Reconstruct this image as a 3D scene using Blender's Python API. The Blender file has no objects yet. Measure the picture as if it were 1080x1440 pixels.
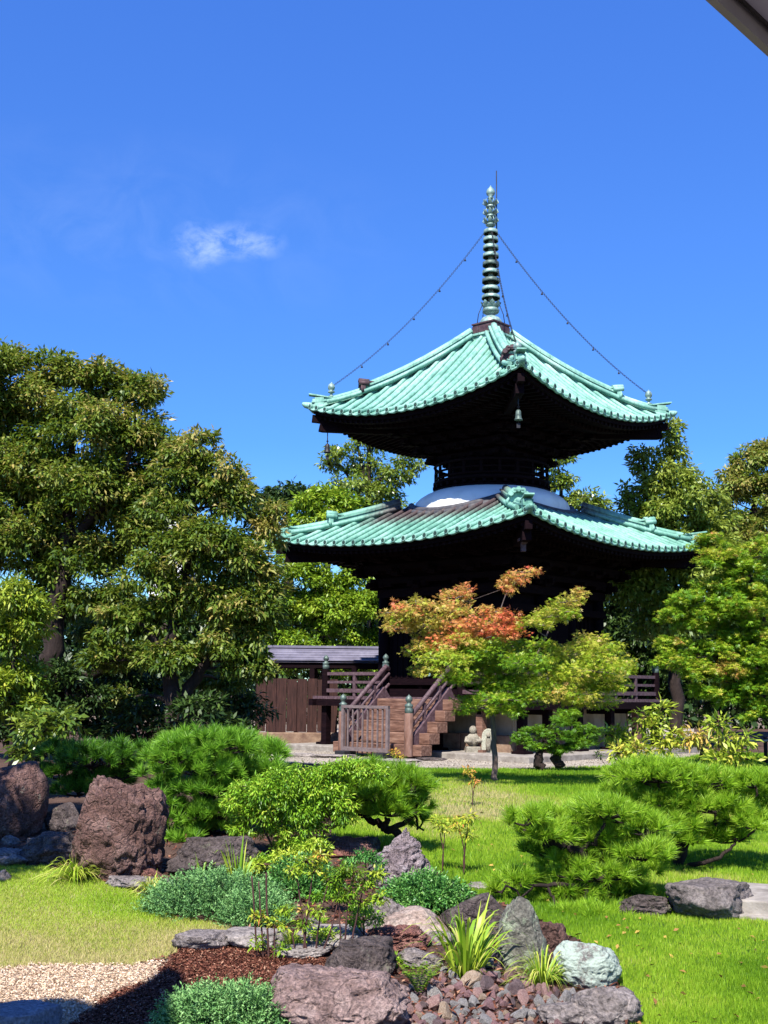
import bpy, math, random
import numpy as np
from mathutils import Vector, Matrix
R = math.radians
rng = np.random.default_rng(7)
random.seed(7)
scn = bpy.context.scene
COL = scn.collection

# ------------------------------------------------------------------ camera
FPX = 1700.0                       # focal length in pixels of the 1080x1440 photo
EZ = 1.28                          # eye height over the pagoda's yard
PITCH = math.atan(251 / FPX)
ROLL = math.radians(.6)            # the phone was held a touch askew
KY = 1700 / 1900.0                 # distances below were first paced out for a 1900 px lens
cp, sp = math.cos(PITCH), math.sin(PITCH)
cam = bpy.data.cameras.new('camera')
cam.sensor_fit = 'VERTICAL'; cam.sensor_height = 24.0; cam.lens = FPX / 1440 * 24.0
cam.clip_start = 0.05; cam.clip_end = 2000
camo = bpy.data.objects.new('camera', cam); COL.objects.link(camo)
camo.location = (0, 0, EZ); camo.rotation_euler = (Matrix.Rotation(math.pi / 2 + PITCH, 3, 'X') @ Matrix.Rotation(ROLL, 3, 'Z')).to_euler()
scn.camera = camo

def ss(a, b, x):
    t = np.clip((x - a) / (b - a), 0, 1); return t * t * (3 - 2 * t)

def unroll(px, py):
    x, y = px - 540, py - 720; c_, s_ = math.cos(ROLL), math.sin(ROLL)
    return 540 + x * c_ + y * s_, 720 - x * s_ + y * c_
def ray(px, py):
    px, py = unroll(px, py); a = (px - 540) / FPX; t = (720 - py) / FPX
    return np.array([a, cp - t * sp, sp + t * cp])
def Pz(px, py, z):
    d = ray(px, py); return d * ((z - EZ) / d[2]) + np.array([0, 0, EZ])
def P(px, py, Y):
    "world point at distance Y (along the ground) seen at photo pixel px, py"
    px, py = unroll(px, py)
    a = (px - 540) / FPX; t = (720 - py) / FPX
    z = (t * Y * cp + Y * sp) / (cp - t * sp)
    d = Y * cp + z * sp
    return np.array([a * d, Y, z + EZ])

def project(X, Y, Z):
    z = Z - EZ; d = Y * cp + z * sp; u = -Y * sp + z * cp
    x, y = FPX * X / d, -FPX * u / d; c_, s_ = math.cos(ROLL), math.sin(ROLL)
    return 540 + x * c_ - y * s_, 720 + x * s_ + y * c_

# ------------------------------------------------------------------ noise
_perm = rng.random((64, 64, 64))
def vnoise(p):
    p = np.asarray(p, float); i = np.floor(p).astype(int); f = p - i; f = f * f * (3 - 2 * f)
    def g(a, b, c): return _perm[(i[..., 0] + a) & 63, (i[..., 1] + b) & 63, (i[..., 2] + c) & 63]
    x, y, z = f[..., 0], f[..., 1], f[..., 2]
    c00 = g(0,0,0)*(1-x)+g(1,0,0)*x; c10 = g(0,1,0)*(1-x)+g(1,1,0)*x
    c01 = g(0,0,1)*(1-x)+g(1,0,1)*x; c11 = g(0,1,1)*(1-x)+g(1,1,1)*x
    return (c00*(1-y)+c10*y)*(1-z) + (c01*(1-y)+c11*y)*z
def fbm(p, o=4):
    v = 0; a = .5; p = np.asarray(p, float)
    for k in range(o): v = v + a * (vnoise(p) - .5); p = p * 2.03 + 11.7; a *= .5
    return v
def n2(x, y, s, o=3, off=0.0): return fbm(np.stack([np.asarray(x) * s + off, np.asarray(y) * s + off * 1.7, np.zeros_like(np.asarray(x, float)) + 3.3], -1), o)

# ------------------------------------------------------------------ ground height
def gz(X, Y):
    X = np.asarray(X, float); Y = np.asarray(Y, float)
    z = -0.32 * (1 - ss(5.4, 17.9, Y)) + 0.05 * n2(X, Y, .35) * (1 - ss(18.8, 21.5, Y))
    z = z + .10 * np.exp(-((X + 1.2) ** 2 / 1.6 + (Y - 11.3) ** 2 / 3.0))          # mound of the rock garden
    return z
def G(px, py):
    "point of the ground seen at photo pixel px, py"
    d = ray(px, py); s = 12.0
    for k in range(40):
        q = d * s; h = float(gz(q[0], q[1])) - EZ
        s = .5 * s + .5 * (h / d[2])
    q = d * s
    return np.array([q[0], q[1], float(gz(q[0], q[1]))])
def mpp(Y): return Y / FPX        # metres per photo pixel at distance Y

# ------------------------------------------------------------------ materials
def new_mat(name):
    m = bpy.data.materials.new(name); m.use_nodes = True
    nt = m.node_tree; nt.nodes.clear()
    out = nt.nodes.new('ShaderNodeOutputMaterial')
    return m, nt, out
def N(nt, t, **kw):
    n = nt.nodes.new(t)
    for k, v in kw.items():
        if k in n.inputs: n.inputs[k].default_value = v
        else: setattr(n, k, v)
    return n
def L(nt, a, b): nt.links.new(a, b)
def rgba(c): return (c[0], c[1], c[2], 1)
def ramp(nt, stops, fac):
    r = N(nt, 'ShaderNodeValToRGB'); e = r.color_ramp.elements
    while len(e) < len(stops): e.new(.5)
    for i, (p, c) in enumerate(stops): e[i].position = p; e[i].color = rgba(c)
    L(nt, fac, r.inputs['Fac']); return r.outputs['Color']
def coords(nt, scale=(1, 1, 1), kind='Object'):
    tc = N(nt, 'ShaderNodeTexCoord'); mp = N(nt, 'ShaderNodeMapping'); mp.inputs['Scale'].default_value = scale
    L(nt, tc.outputs[kind], mp.inputs['Vector']); return mp.outputs['Vector']
def noise(nt, vec, scale, detail=5, rough=.6, dist=0):
    n = N(nt, 'ShaderNodeTexNoise'); n.inputs['Scale'].default_value = scale; n.inputs['Detail'].default_value = detail
    n.inputs['Roughness'].default_value = rough; n.inputs['Distortion'].default_value = dist
    L(nt, vec, n.inputs['Vector']); return n.outputs['Fac']
def mixc(nt, fac, a, b, mode='MIX'):
    m = N(nt, 'ShaderNodeMix', data_type='RGBA', blend_type=mode)
    if isinstance(fac, float): m.inputs[0].default_value = fac
    else: L(nt, fac, m.inputs[0])
    for s, i in ((a, 6), (b, 7)):
        if isinstance(s, tuple): m.inputs[i].default_value = rgba(s)
        else: L(nt, s, m.inputs[i])
    return m.outputs[2]
def math_(nt, op, a, b=0.0, clamp=False):
    m = N(nt, 'ShaderNodeMath', operation=op, use_clamp=clamp)
    for s, i in ((a, 0), (b, 1)):
        if isinstance(s, (int, float)): m.inputs[i].default_value = s
        else: L(nt, s, m.inputs[i])
    return m.outputs[0]
def bump(nt, h, strength, dist):
    b = N(nt, 'ShaderNodeBump'); b.inputs['Strength'].default_value = strength; b.inputs['Distance'].default_value = dist
    L(nt, h, b.inputs['Height']); return b.outputs['Normal']
def principled(nt, out, col, rough=.7, normal=None, spec=.3, metal=0.0):
    b = N(nt, 'ShaderNodeBsdfPrincipled')
    if isinstance(col, tuple): b.inputs['Base Color'].default_value = rgba(col)
    else: L(nt, col, b.inputs['Base Color'])
    if isinstance(rough, (int, float)): b.inputs['Roughness'].default_value = rough
    else: L(nt, rough, b.inputs['Roughness'])
    b.inputs['Specular IOR Level'].default_value = spec; b.inputs['Metallic'].default_value = metal
    if normal is not None: L(nt, normal, b.inputs['Normal'])
    L(nt, b.outputs[0], out.inputs[0]); return b

def mat_noise(name, stops, scale=6, rough=.8, bs=.3, bd=.01, bscale=None, stretch=(1, 1, 1), spec=.25, detail=6, dist=0, metal=0.0):
    m, nt, out = new_mat(name)
    v = coords(nt, stretch)
    c = ramp(nt, stops, noise(nt, v, scale, detail, .62, dist))
    nb = bump(nt, noise(nt, v, bscale or scale * 4, 6, .65), bs, bd) if bs else None
    principled(nt, out, c, rough, nb, spec, metal); return m

def mat_leaf(name, stops, trans=.35, rough=.45, spec=.35):
    "leaf: colour from the per-leaf attribute tint, part of the light passes through"
    m, nt, out = new_mat(name)
    at = N(nt, 'ShaderNodeAttribute'); at.attribute_name = 'tint'
    c = ramp(nt, stops, at.outputs['Fac'])
    b = N(nt, 'ShaderNodeBsdfPrincipled'); L(nt, c, b.inputs['Base Color'])
    b.inputs['Roughness'].default_value = rough; b.inputs['Specular IOR Level'].default_value = spec
    t = N(nt, 'ShaderNodeBsdfTranslucent')
    c2 = mixc(nt, .35, c, (.30, .36, .02), 'MIX') if trans > .3 else c
    L(nt, c2, t.inputs['Color'])
    mx = N(nt, 'ShaderNodeMixShader'); mx.inputs[0].default_value = trans
    L(nt, b.outputs[0], mx.inputs[1]); L(nt, t.outputs[0], mx.inputs[2]); L(nt, mx.outputs[0], out.inputs[0])
    return m

def mat_rock(name, c0, c1, c2, scale=3.0, crack=.5, lichen=None, bd=.03, lic=.62):
    m, nt, out = new_mat(name)
    v = coords(nt)
    n1 = noise(nt, v, scale, 8, .68, .4)
    c = ramp(nt, [(.28, c0), (.5, c1), (.72, c2)], n1)
    fine = noise(nt, v, scale * 14, 6, .7)
    c = mixc(nt, .75, c, ramp(nt, [(.34, (.22, .20, .20)), (.5, (.9, .9, .9)), (.68, (1.7, 1.65, 1.6))], fine), 'MULTIPLY')
    vo = N(nt, 'ShaderNodeTexVoronoi', feature='DISTANCE_TO_EDGE'); vo.inputs['Scale'].default_value = scale * 1.3
    wv = N(nt, 'ShaderNodeVectorMath', operation='ADD'); L(nt, v, wv.inputs[0])
    nn = N(nt, 'ShaderNodeTexNoise'); nn.inputs['Scale'].default_value = scale * 2; L(nt, v, nn.inputs['Vector'])
    sc = N(nt, 'ShaderNodeVectorMath', operation='SCALE'); sc.inputs['Scale'].default_value = .35; L(nt, nn.outputs['Color'], sc.inputs[0]); L(nt, sc.outputs[0], wv.inputs[1])
    L(nt, wv.outputs[0], vo.inputs['Vector'])
    ck = math_(nt, 'MULTIPLY', vo.outputs['Distance'], 9.0, True)
    c = mixc(nt, .5 * crack, c, ramp(nt, [(0, (.12, .1, .1)), (.5, (1, 1, 1))], ck), 'MULTIPLY')
    if lichen:
        lm = ramp(nt, [(lic - .06, (0, 0, 0)), (lic + .03, (1, 1, 1))], noise(nt, v, scale * 2.2, 9, .75))
        c = mixc(nt, lm, c, lichen)
    h = math_(nt, 'ADD', math_(nt, 'MULTIPLY', n1, 2.0), math_(nt, 'MULTIPLY', noise(nt, v, scale * 7, 8, .7), 1.0))
    h = math_(nt, 'ADD', h, math_(nt, 'MULTIPLY', ck, .5 * crack))
    principled(nt, out, c, .85, bump(nt, h, .9, bd), .25); return m

# ------------------------------------------------------------------ object making
def tag(o, label=None, cat=None, group=None, kind=None):
    if label: o['label'] = label
    if cat: o['category'] = cat
    if group: o['group'] = group
    if kind: o['kind'] = kind
    return o
def empty(name, loc, rz=0, label=None, cat=None, group=None):
    o = bpy.data.objects.new(name, None); COL.objects.link(o)
    o.empty_display_size = .2; o.location = tuple(loc); o.rotation_euler = (0, 0, rz)
    return tag(o, label, cat, group)
def link(name, me, mat, parent=None, loc=None):
    o = bpy.data.objects.new(name, me); COL.objects.link(o)
    if mat is not None:
        for m in (mat if isinstance(mat, (list, tuple)) else [mat]): me.materials.append(m)
    if parent is not None: o.parent = parent
    if loc is not None: o.location = tuple(loc)
    return o
def npmesh(name, V, F, tint=None, smooth=False):
    "fast mesh of equal-sided faces from arrays; tint = one value per face"
    V = np.ascontiguousarray(V, np.float32); F = np.ascontiguousarray(F, np.int32)
    k = F.shape[1]; me = bpy.data.meshes.new(name)
    me.vertices.add(len(V)); me.vertices.foreach_set('co', V.ravel())
    me.loops.add(F.size); me.loops.foreach_set('vertex_index', F.ravel())
    me.polygons.add(len(F)); me.polygons.foreach_set('loop_start', np.arange(0, F.size, k, dtype=np.int32))
    me.update(calc_edges=True)
    if tint is not None:
        a = me.attributes.new('tint', 'FLOAT', 'FACE'); a.data.foreach_set('value', np.asarray(tint, np.float32))
    if smooth: me.polygons.foreach_set('use_smooth', np.ones(len(F), bool))
    return me

class MB:
    "collects boxes, tubes, lathes ... and links them as ONE mesh"
    def __init__(s): s.v = []; s.f = []; s.mi = []; s.sm = []
    def add(s, v, f, mi=0, sm=False):
        b = len(s.v); s.v += [tuple(map(float, p)) for p in v]
        for q in f: s.f.append(tuple(int(b + i) for i in q)); s.mi.append(mi); s.sm.append(sm)
        return s
    def box(s, c, size, rz=0, mi=0, M=None, taper=1.0):
        x, y, z = size[0] / 2, size[1] / 2, size[2] / 2
        v = np.array([(i * x * (taper if k > 0 else 1), j * y * (taper if k > 0 else 1), k * z) for k in (-1, 1) for j in (-1, 1) for i in (-1, 1)])
        if M is not None: v = v @ np.array(M).T
        if rz: c_, s_ = math.cos(rz), math.sin(rz); v = v @ np.array([[c_, s_, 0], [-s_, c_, 0], [0, 0, 1]])
        return s.add(v + np.array(c), [(0, 2, 3, 1), (4, 5, 7, 6), (0, 1, 5, 4), (2, 6, 7, 3), (0, 4, 6, 2), (1, 3, 7, 5)], mi)
    def bar(s, a, b, w, h, mi=0, up=(0, 0, 1)):
        a = np.array(a, float); b = np.array(b, float); d = b - a; l = np.linalg.norm(d); d /= l
        u = np.array(up, float); sx = np.cross(d, u); n = np.linalg.norm(sx)
        if n < 1e-6: sx = np.array([1., 0, 0])
        else: sx /= n
        u = np.cross(sx, d)
        return s.box((a + b) / 2, (l, w, h), M=np.stack([d, sx, u], 1), mi=mi)
    def tube(s, pts, rad, n=8, mi=0, caps=True, sm=True, squash=1.0):
        pts = np.array(pts, float); m = len(pts)
        rad = np.full(m, rad) if np.isscalar(rad) else np.asarray(rad, float)
        t = np.gradient(pts, axis=0); t /= np.linalg.norm(t, axis=1)[:, None] + 1e-12
        ref = np.array([0, 0, 1.]) if abs(t[0][2]) < .9 else np.array([1., 0, 0])
        v = []; a = np.arange(n) * 2 * math.pi / n
        u = np.cross(t[0], ref); u /= np.linalg.norm(u)
        for i in range(m):
            u = u - t[i] * np.dot(u, t[i]); u /= np.linalg.norm(u) + 1e-12; w = np.cross(t[i], u)
            v += list(pts[i] + rad[i] * (np.cos(a)[:, None] * u + np.sin(a)[:, None] * w * squash))
        f = [(i * n + j, i * n + (j + 1) % n, (i + 1) * n + (j + 1) % n, (i + 1) * n + j) for i in range(m - 1) for j in range(n)]
        b = len(s.v); s.add(v, f, mi, sm)
        if caps: s.add([], [], mi); s.f.append(tuple(b + j for j in range(n))[::-1]); s.f.append(tuple(b + (m - 1) * n + j for j in range(n))); s.mi += [mi] * 2; s.sm += [False] * 2
        return s
    def lathe(s, prof, n=24, c=(0, 0, 0), mi=0, sm=True, wob=None):
        v = []; a = np.arange(n) * 2 * math.pi / n
        for (r, z) in prof: v += [(c[0] + r * math.cos(t), c[1] + r * math.sin(t), c[2] + z) for t in a]
        m = len(prof)
        f = [(i * n + j, i * n + (j + 1) % n, (i + 1) * n + (j + 1) % n, (i + 1) * n + j) for i in range(m - 1) for j in range(n)]
        return s.add(v, f, mi, sm)
    def prism(s, poly, z0, z1, mi=0):
        n = len(poly); v = [(x, y, z0) for x, y in poly] + [(x, y, z1) for x, y in poly]
        f = [tuple(range(n))[::-1], tuple(range(n, 2 * n))] + [(i, (i + 1) % n, n + (i + 1) % n, n + i) for i in range(n)]
        return s.add(v, f, mi)
    def grid(s, pts, mi=0, sm=True):
        pts = np.array(pts); a, b = pts.shape[:2]
        f = [(i * b + j, i * b + j + 1, (i + 1) * b + j + 1, (i + 1) * b + j) for i in range(a - 1) for j in range(b - 1)]
        return s.add(pts.reshape(-1, 3), f, mi, sm)
    def build(s, name, mat, parent=None, loc=None, bevel=0):
        me = bpy.data.meshes.new(name); me.from_pydata(s.v, [], s.f)
        me.polygons.foreach_set('material_index', s.mi); me.polygons.foreach_set('use_smooth', s.sm); me.update()
        o = link(name, me, mat, parent, loc)
        if bevel:
            b = o.modifiers.new('bevel', 'BEVEL'); b.width = bevel; b.segments = 2; b.limit_method = 'ANGLE'; b.angle_limit = R(40)
        return o
# ------------------------------------------------------------------ sky, sun
SUN_AZ = R(-105); SUN_EL = R(52)
w = bpy.data.worlds.new('World'); scn.world = w; w.use_nodes = True
nt = w.node_tree; nt.nodes.clear()
sky = nt.nodes.new('ShaderNodeTexSky'); sky.sky_type = 'NISHITA'; sky.sun_disc = False
sky.sun_elevation = SUN_EL; sky.sun_rotation = math.atan2(math.cos(SUN_AZ), math.sin(SUN_AZ))
sky.air_density = 1.0; sky.dust_density = 0.05; sky.ozone_density = 4.0; sky.altitude = 0
hs = nt.nodes.new('ShaderNodeHueSaturation'); hs.inputs['Saturation'].default_value = 1.28; hs.inputs['Hue'].default_value = .518
L(nt, sky.outputs[0], hs.inputs['Color'])
# one small torn cloud and a faint veil, placed by direction in the sky
tc = N(nt, 'ShaderNodeTexCoord')
def dirmask(px, py, rx, ry):
    d = ray(px, py); d /= np.linalg.norm(d)
    s = N(nt, 'ShaderNodeVectorMath', operation='SUBTRACT'); L(nt, tc.outputs['Generated'], s.inputs[0]); s.inputs[1].default_value = tuple(d)
    q = N(nt, 'ShaderNodeVectorMath', operation='MULTIPLY'); L(nt, s.outputs[0], q.inputs[0]); q.inputs[1].default_value = (FPX / rx, 4, FPX / ry)
    l = N(nt, 'ShaderNodeVectorMath', operation='LENGTH'); L(nt, q.outputs[0], l.inputs[0])
    return math_(nt, 'SUBTRACT', 1.0, l.outputs['Value'], True)
mp = N(nt, 'ShaderNodeMapping'); mp.inputs['Scale'].default_value = (1, 1, 1.5); L(nt, tc.outputs['Generated'], mp.inputs['Vector'])
cn = noise(nt, mp.outputs[0], 48, 12, .62, .35)
cn = math_(nt, 'MULTIPLY', math_(nt, 'SUBTRACT', cn, .40), 2.4, True)
m1 = math_(nt, 'ADD', dirmask(283, 345, 46, 36), dirmask(345, 340, 62, 28), True)
m1 = math_(nt, 'MULTIPLY', math_(nt, 'MULTIPLY', m1, cn), .40)
vn = math_(nt, 'MULTIPLY', math_(nt, 'SUBTRACT', noise(nt, mp.outputs[0], 16, 8, .6, .8), .40), 1.6, True)
m2 = math_(nt, 'MULTIPLY', math_(nt, 'MULTIPLY', dirmask(200, 320, 420, 130), vn), .08)
cm = math_(nt, 'ADD', m1, m2, True)
sxz = N(nt, 'ShaderNodeSeparateXYZ'); L(nt, tc.outputs['Generated'], sxz.inputs[0])
gr = ramp(nt, [(0.0, (.42, .64, .82)), (.20, (.50, .73, .87)), (.36, (.84, .95, .99)), (.55, (1.16, 1.16, 1.18)), (1.0, (1.16, 1.16, 1.18))], sxz.outputs[2])
skyc = mixc(nt, 1.0, hs.outputs['Color'], gr, 'MULTIPLY')      # very clear, dry air: little whitening low in the sky
sc_ = mixc(nt, cm, skyc, (7.0, 7.6, 8.6))
bg = nt.nodes.new('ShaderNodeBackground'); bg.inputs['Strength'].default_value = 0.098
L(nt, sc_, bg.inputs['Color'])
wo = nt.nodes.new('ShaderNodeOutputWorld'); L(nt, bg.outputs[0], wo.inputs[0])

sl = bpy.data.lights.new('sun', 'SUN'); sl.energy = 4.6; sl.angle = R(.53); sl.color = (1.0, .95, .86)
so = bpy.data.objects.new('sun', sl); COL.objects.link(so)
SUND = Vector((math.cos(SUN_AZ) * math.cos(SUN_EL), math.sin(SUN_AZ) * math.cos(SUN_EL), math.sin(SUN_EL)))
so.rotation_euler = (-SUND).to_track_quat('-Z', 'Y').to_euler(); so.location = (-10, -20, 30)
scn.view_settings.view_transform = 'Standard'; scn.view_settings.look = 'None'
scn.view_settings.exposure = 1.25; scn.view_settings.gamma = 1
scn.cycles.use_denoising = True
scn.cycles.max_bounces = 6; scn.cycles.diffuse_bounces = 3; scn.cycles.glossy_bounces = 2; scn.cycles.transmission_bounces = 4
scn.cycles.transparent_max_bounces = 4; scn.cycles.caustics_reflective = False; scn.cycles.caustics_refractive = False

# ------------------------------------------------------------------ materials of built things
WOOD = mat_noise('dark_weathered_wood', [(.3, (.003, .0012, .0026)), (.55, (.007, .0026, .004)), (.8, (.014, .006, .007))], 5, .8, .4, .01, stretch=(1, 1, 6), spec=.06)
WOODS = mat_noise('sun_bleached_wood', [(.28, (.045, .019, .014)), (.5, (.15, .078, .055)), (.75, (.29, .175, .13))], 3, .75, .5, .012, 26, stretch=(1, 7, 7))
WOODR = mat_noise('grey_purple_wood', [(.3, (.045, .024, .030)), (.55, (.095, .058, .066)), (.8, (.16, .11, .115))], 6, .6, .3, .006, stretch=(3, 3, 3))
def mat_tile():
    m, nt, out = new_mat('verdigris_copper_tile')
    v = coords(nt); n1 = noise(nt, v, 1.6, 7, .65, .6); n2_ = noise(nt, coords(nt, (6, 6, 1.2)), 3, 6, .7)
    c = ramp(nt, [(.25, (.07, .19, .15)), (.42, (.14, .31, .25)), (.55, (.21, .40, .33)), (.66, (.28, .45, .385)), (.8, (.40, .50, .46))], n1)
    c = mixc(nt, .8, c, ramp(nt, [(.3, (.45, .50, .48)), (.5, (.95, .97, .97)), (.75, (1.25, 1.15, 1.12))], n2_), 'MULTIPLY')
    n3 = noise(nt, v, 13, 8, .8)
    c = mixc(nt, ramp(nt, [(.60, (0, 0, 0)), (.74, (.8, .8, .8))], n3), c, (.10, .115, .085))
    principled(nt, out, c, .6, bump(nt, n2_, .25, .008), .3); return m
TILE = mat_tile()
def mat_tile_lower():
    "verdigris that has not formed close to the dome, where the rain off the upper roof does not reach"
    m, nt, out = new_mat('verdigris_and_brown_copper_tile')
    v = coords(nt); n1 = noise(nt, v, 1.6, 7, .65, .6); n2_ = noise(nt, coords(nt, (6, 6, 1.2)), 3, 6, .7)
    c = ramp(nt, [(.25, (.065, .18, .14)), (.42, (.13, .30, .235)), (.55, (.19, .38, .31)), (.66, (.25, .43, .36)), (.8, (.37, .47, .41))], n1)
    c = mixc(nt, .8, c, ramp(nt, [(.3, (.45, .50, .48)), (.5, (.95, .97, .97)), (.75, (1.25, 1.15, 1.12))], n2_), 'MULTIPLY')
    n3 = noise(nt, v, 13, 8, .8)
    c = mixc(nt, ramp(nt, [(.60, (0, 0, 0)), (.74, (.8, .8, .8))], n3), c, (.10, .115, .085))
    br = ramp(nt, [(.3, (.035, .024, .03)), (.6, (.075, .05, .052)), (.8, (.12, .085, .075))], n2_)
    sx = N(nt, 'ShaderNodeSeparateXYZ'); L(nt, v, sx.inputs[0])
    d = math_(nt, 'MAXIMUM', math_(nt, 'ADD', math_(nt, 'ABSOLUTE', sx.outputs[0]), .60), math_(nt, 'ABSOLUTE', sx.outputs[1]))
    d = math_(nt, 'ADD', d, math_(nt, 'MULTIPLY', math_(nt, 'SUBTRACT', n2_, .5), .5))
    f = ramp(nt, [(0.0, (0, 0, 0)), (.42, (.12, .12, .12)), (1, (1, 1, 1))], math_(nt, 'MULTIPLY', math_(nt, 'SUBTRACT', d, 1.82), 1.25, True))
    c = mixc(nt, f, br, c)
    mid = mixc(nt, .5, c, c)
    principled(nt, out, c, .6, bump(nt, n2_, .25, .008), .3); return m
TILEL = mat_tile_lower()
TILED = mat_noise('dark_brown_copper', [(.3, (.035, .018, .026)), (.55, (.07, .04, .045)), (.8, (.10, .13, .11))], 7, .6, .3, .01)
DBRONZE = mat_noise('dark_green_bronze', [(.3, (.03, .045, .04)), (.52, (.08, .115, .10)), (.75, (.17, .21, .19))], 12, .5, .25, .006, metal=.25)
BRONZE = mat_noise('grey_green_bronze', [(.3, (.07, .11, .10)), (.52, (.20, .30, .27)), (.75, (.40, .48, .44))], 9, .5, .25, .006, metal=.25)
HOLE = mat_noise('tile_relief_and_ring_shade', [(.4, (.012, .03, .026)), (.7, (.03, .07, .055))], 30, .7, 0)
PLASTER = mat_noise('white_lime_plaster', [(.3, (.60, .60, .585)), (.5, (.74, .74, .73)), (.75, (.80, .80, .79))], 2.2, .85, .12, .01, 40)
PLASTB = mat_noise('stained_cream_plaster', [(.28, (.16, .12, .085)), (.5, (.36, .29, .22)), (.75, (.46, .40, .33))], 2.2, .9, .2, .01, 20, stretch=(1, 1, .5))
STONEB = mat_noise('pale_worn_stone', [(.3, (.14, .12, .105)), (.55, (.24, .215, .19)), (.8, (.35, .32, .29))], 7, .9, .4, .015)
IRON = mat_noise('painted_grey_brown_metal', [(.3, (.10, .075, .075)), (.7, (.18, .14, .14))], 14, .5, .1, .003)
BLACKM = mat_noise('black_iron', [(.3, (.010, .010, .012)), (.7, (.025, .024, .028))], 9, .5, .1, .003)

# ------------------------------------------------------------------ the two-storied pagoda
PC = (2.412, 26.84); PRZ = R(-41.9)
pag = empty('pagoda', (PC[0], PC[1], 0), PRZ, 'two-storey wooden pagoda with green copper roofs, white dome and tall ringed spire', 'pagoda')
def rot4(pts, k):
    c_, s_ = [(1, 0), (0, 1), (-1, 0), (0, -1)][k]
    p = np.array(pts, float); q = p.copy(); q[..., 0] = p[..., 0] * c_ - p[..., 1] * s_; q[..., 1] = p[..., 0] * s_ + p[..., 1] * c_
    return q
def ploc(x, y, z=0.0):
    c_, s_ = math.cos(PRZ), math.sin(PRZ)
    return np.array([PC[0] + x * c_ - y * s_, PC[1] + x * s_ + y * c_, z])

class Roof:
    def __init__(s, d0, D, ztop, zmid, lift, ex, thick=.05):
        s.d0, s.D, s.zt, s.zm, s.li, s.ex = d0, D, ztop, zmid, lift, ex
    def z(s, x, d):
        u = np.clip((d - s.d0) / (s.D - s.d0), 0, 1.1); t = np.abs(x) / np.maximum(d, 1e-6)
        base = s.zt - (s.zt - s.zm) * (1 - (1 - np.minimum(u, 1)) ** s.ex) if s.ex != 1 else s.zt - (s.zt - s.zm) * u
        return base + s.lift(x, d) * t ** 2.1 * u ** 2
    def lift(s, x, d): return s.li
    def under(s, x, d, off):
        t = np.minimum(np.abs(x) / s.D, 1)
        return s.zm - off + (s.D - d) * .16 + s.li * t ** 2.1 * np.clip(d / s.D, 0, 1) ** 1.2

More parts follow.
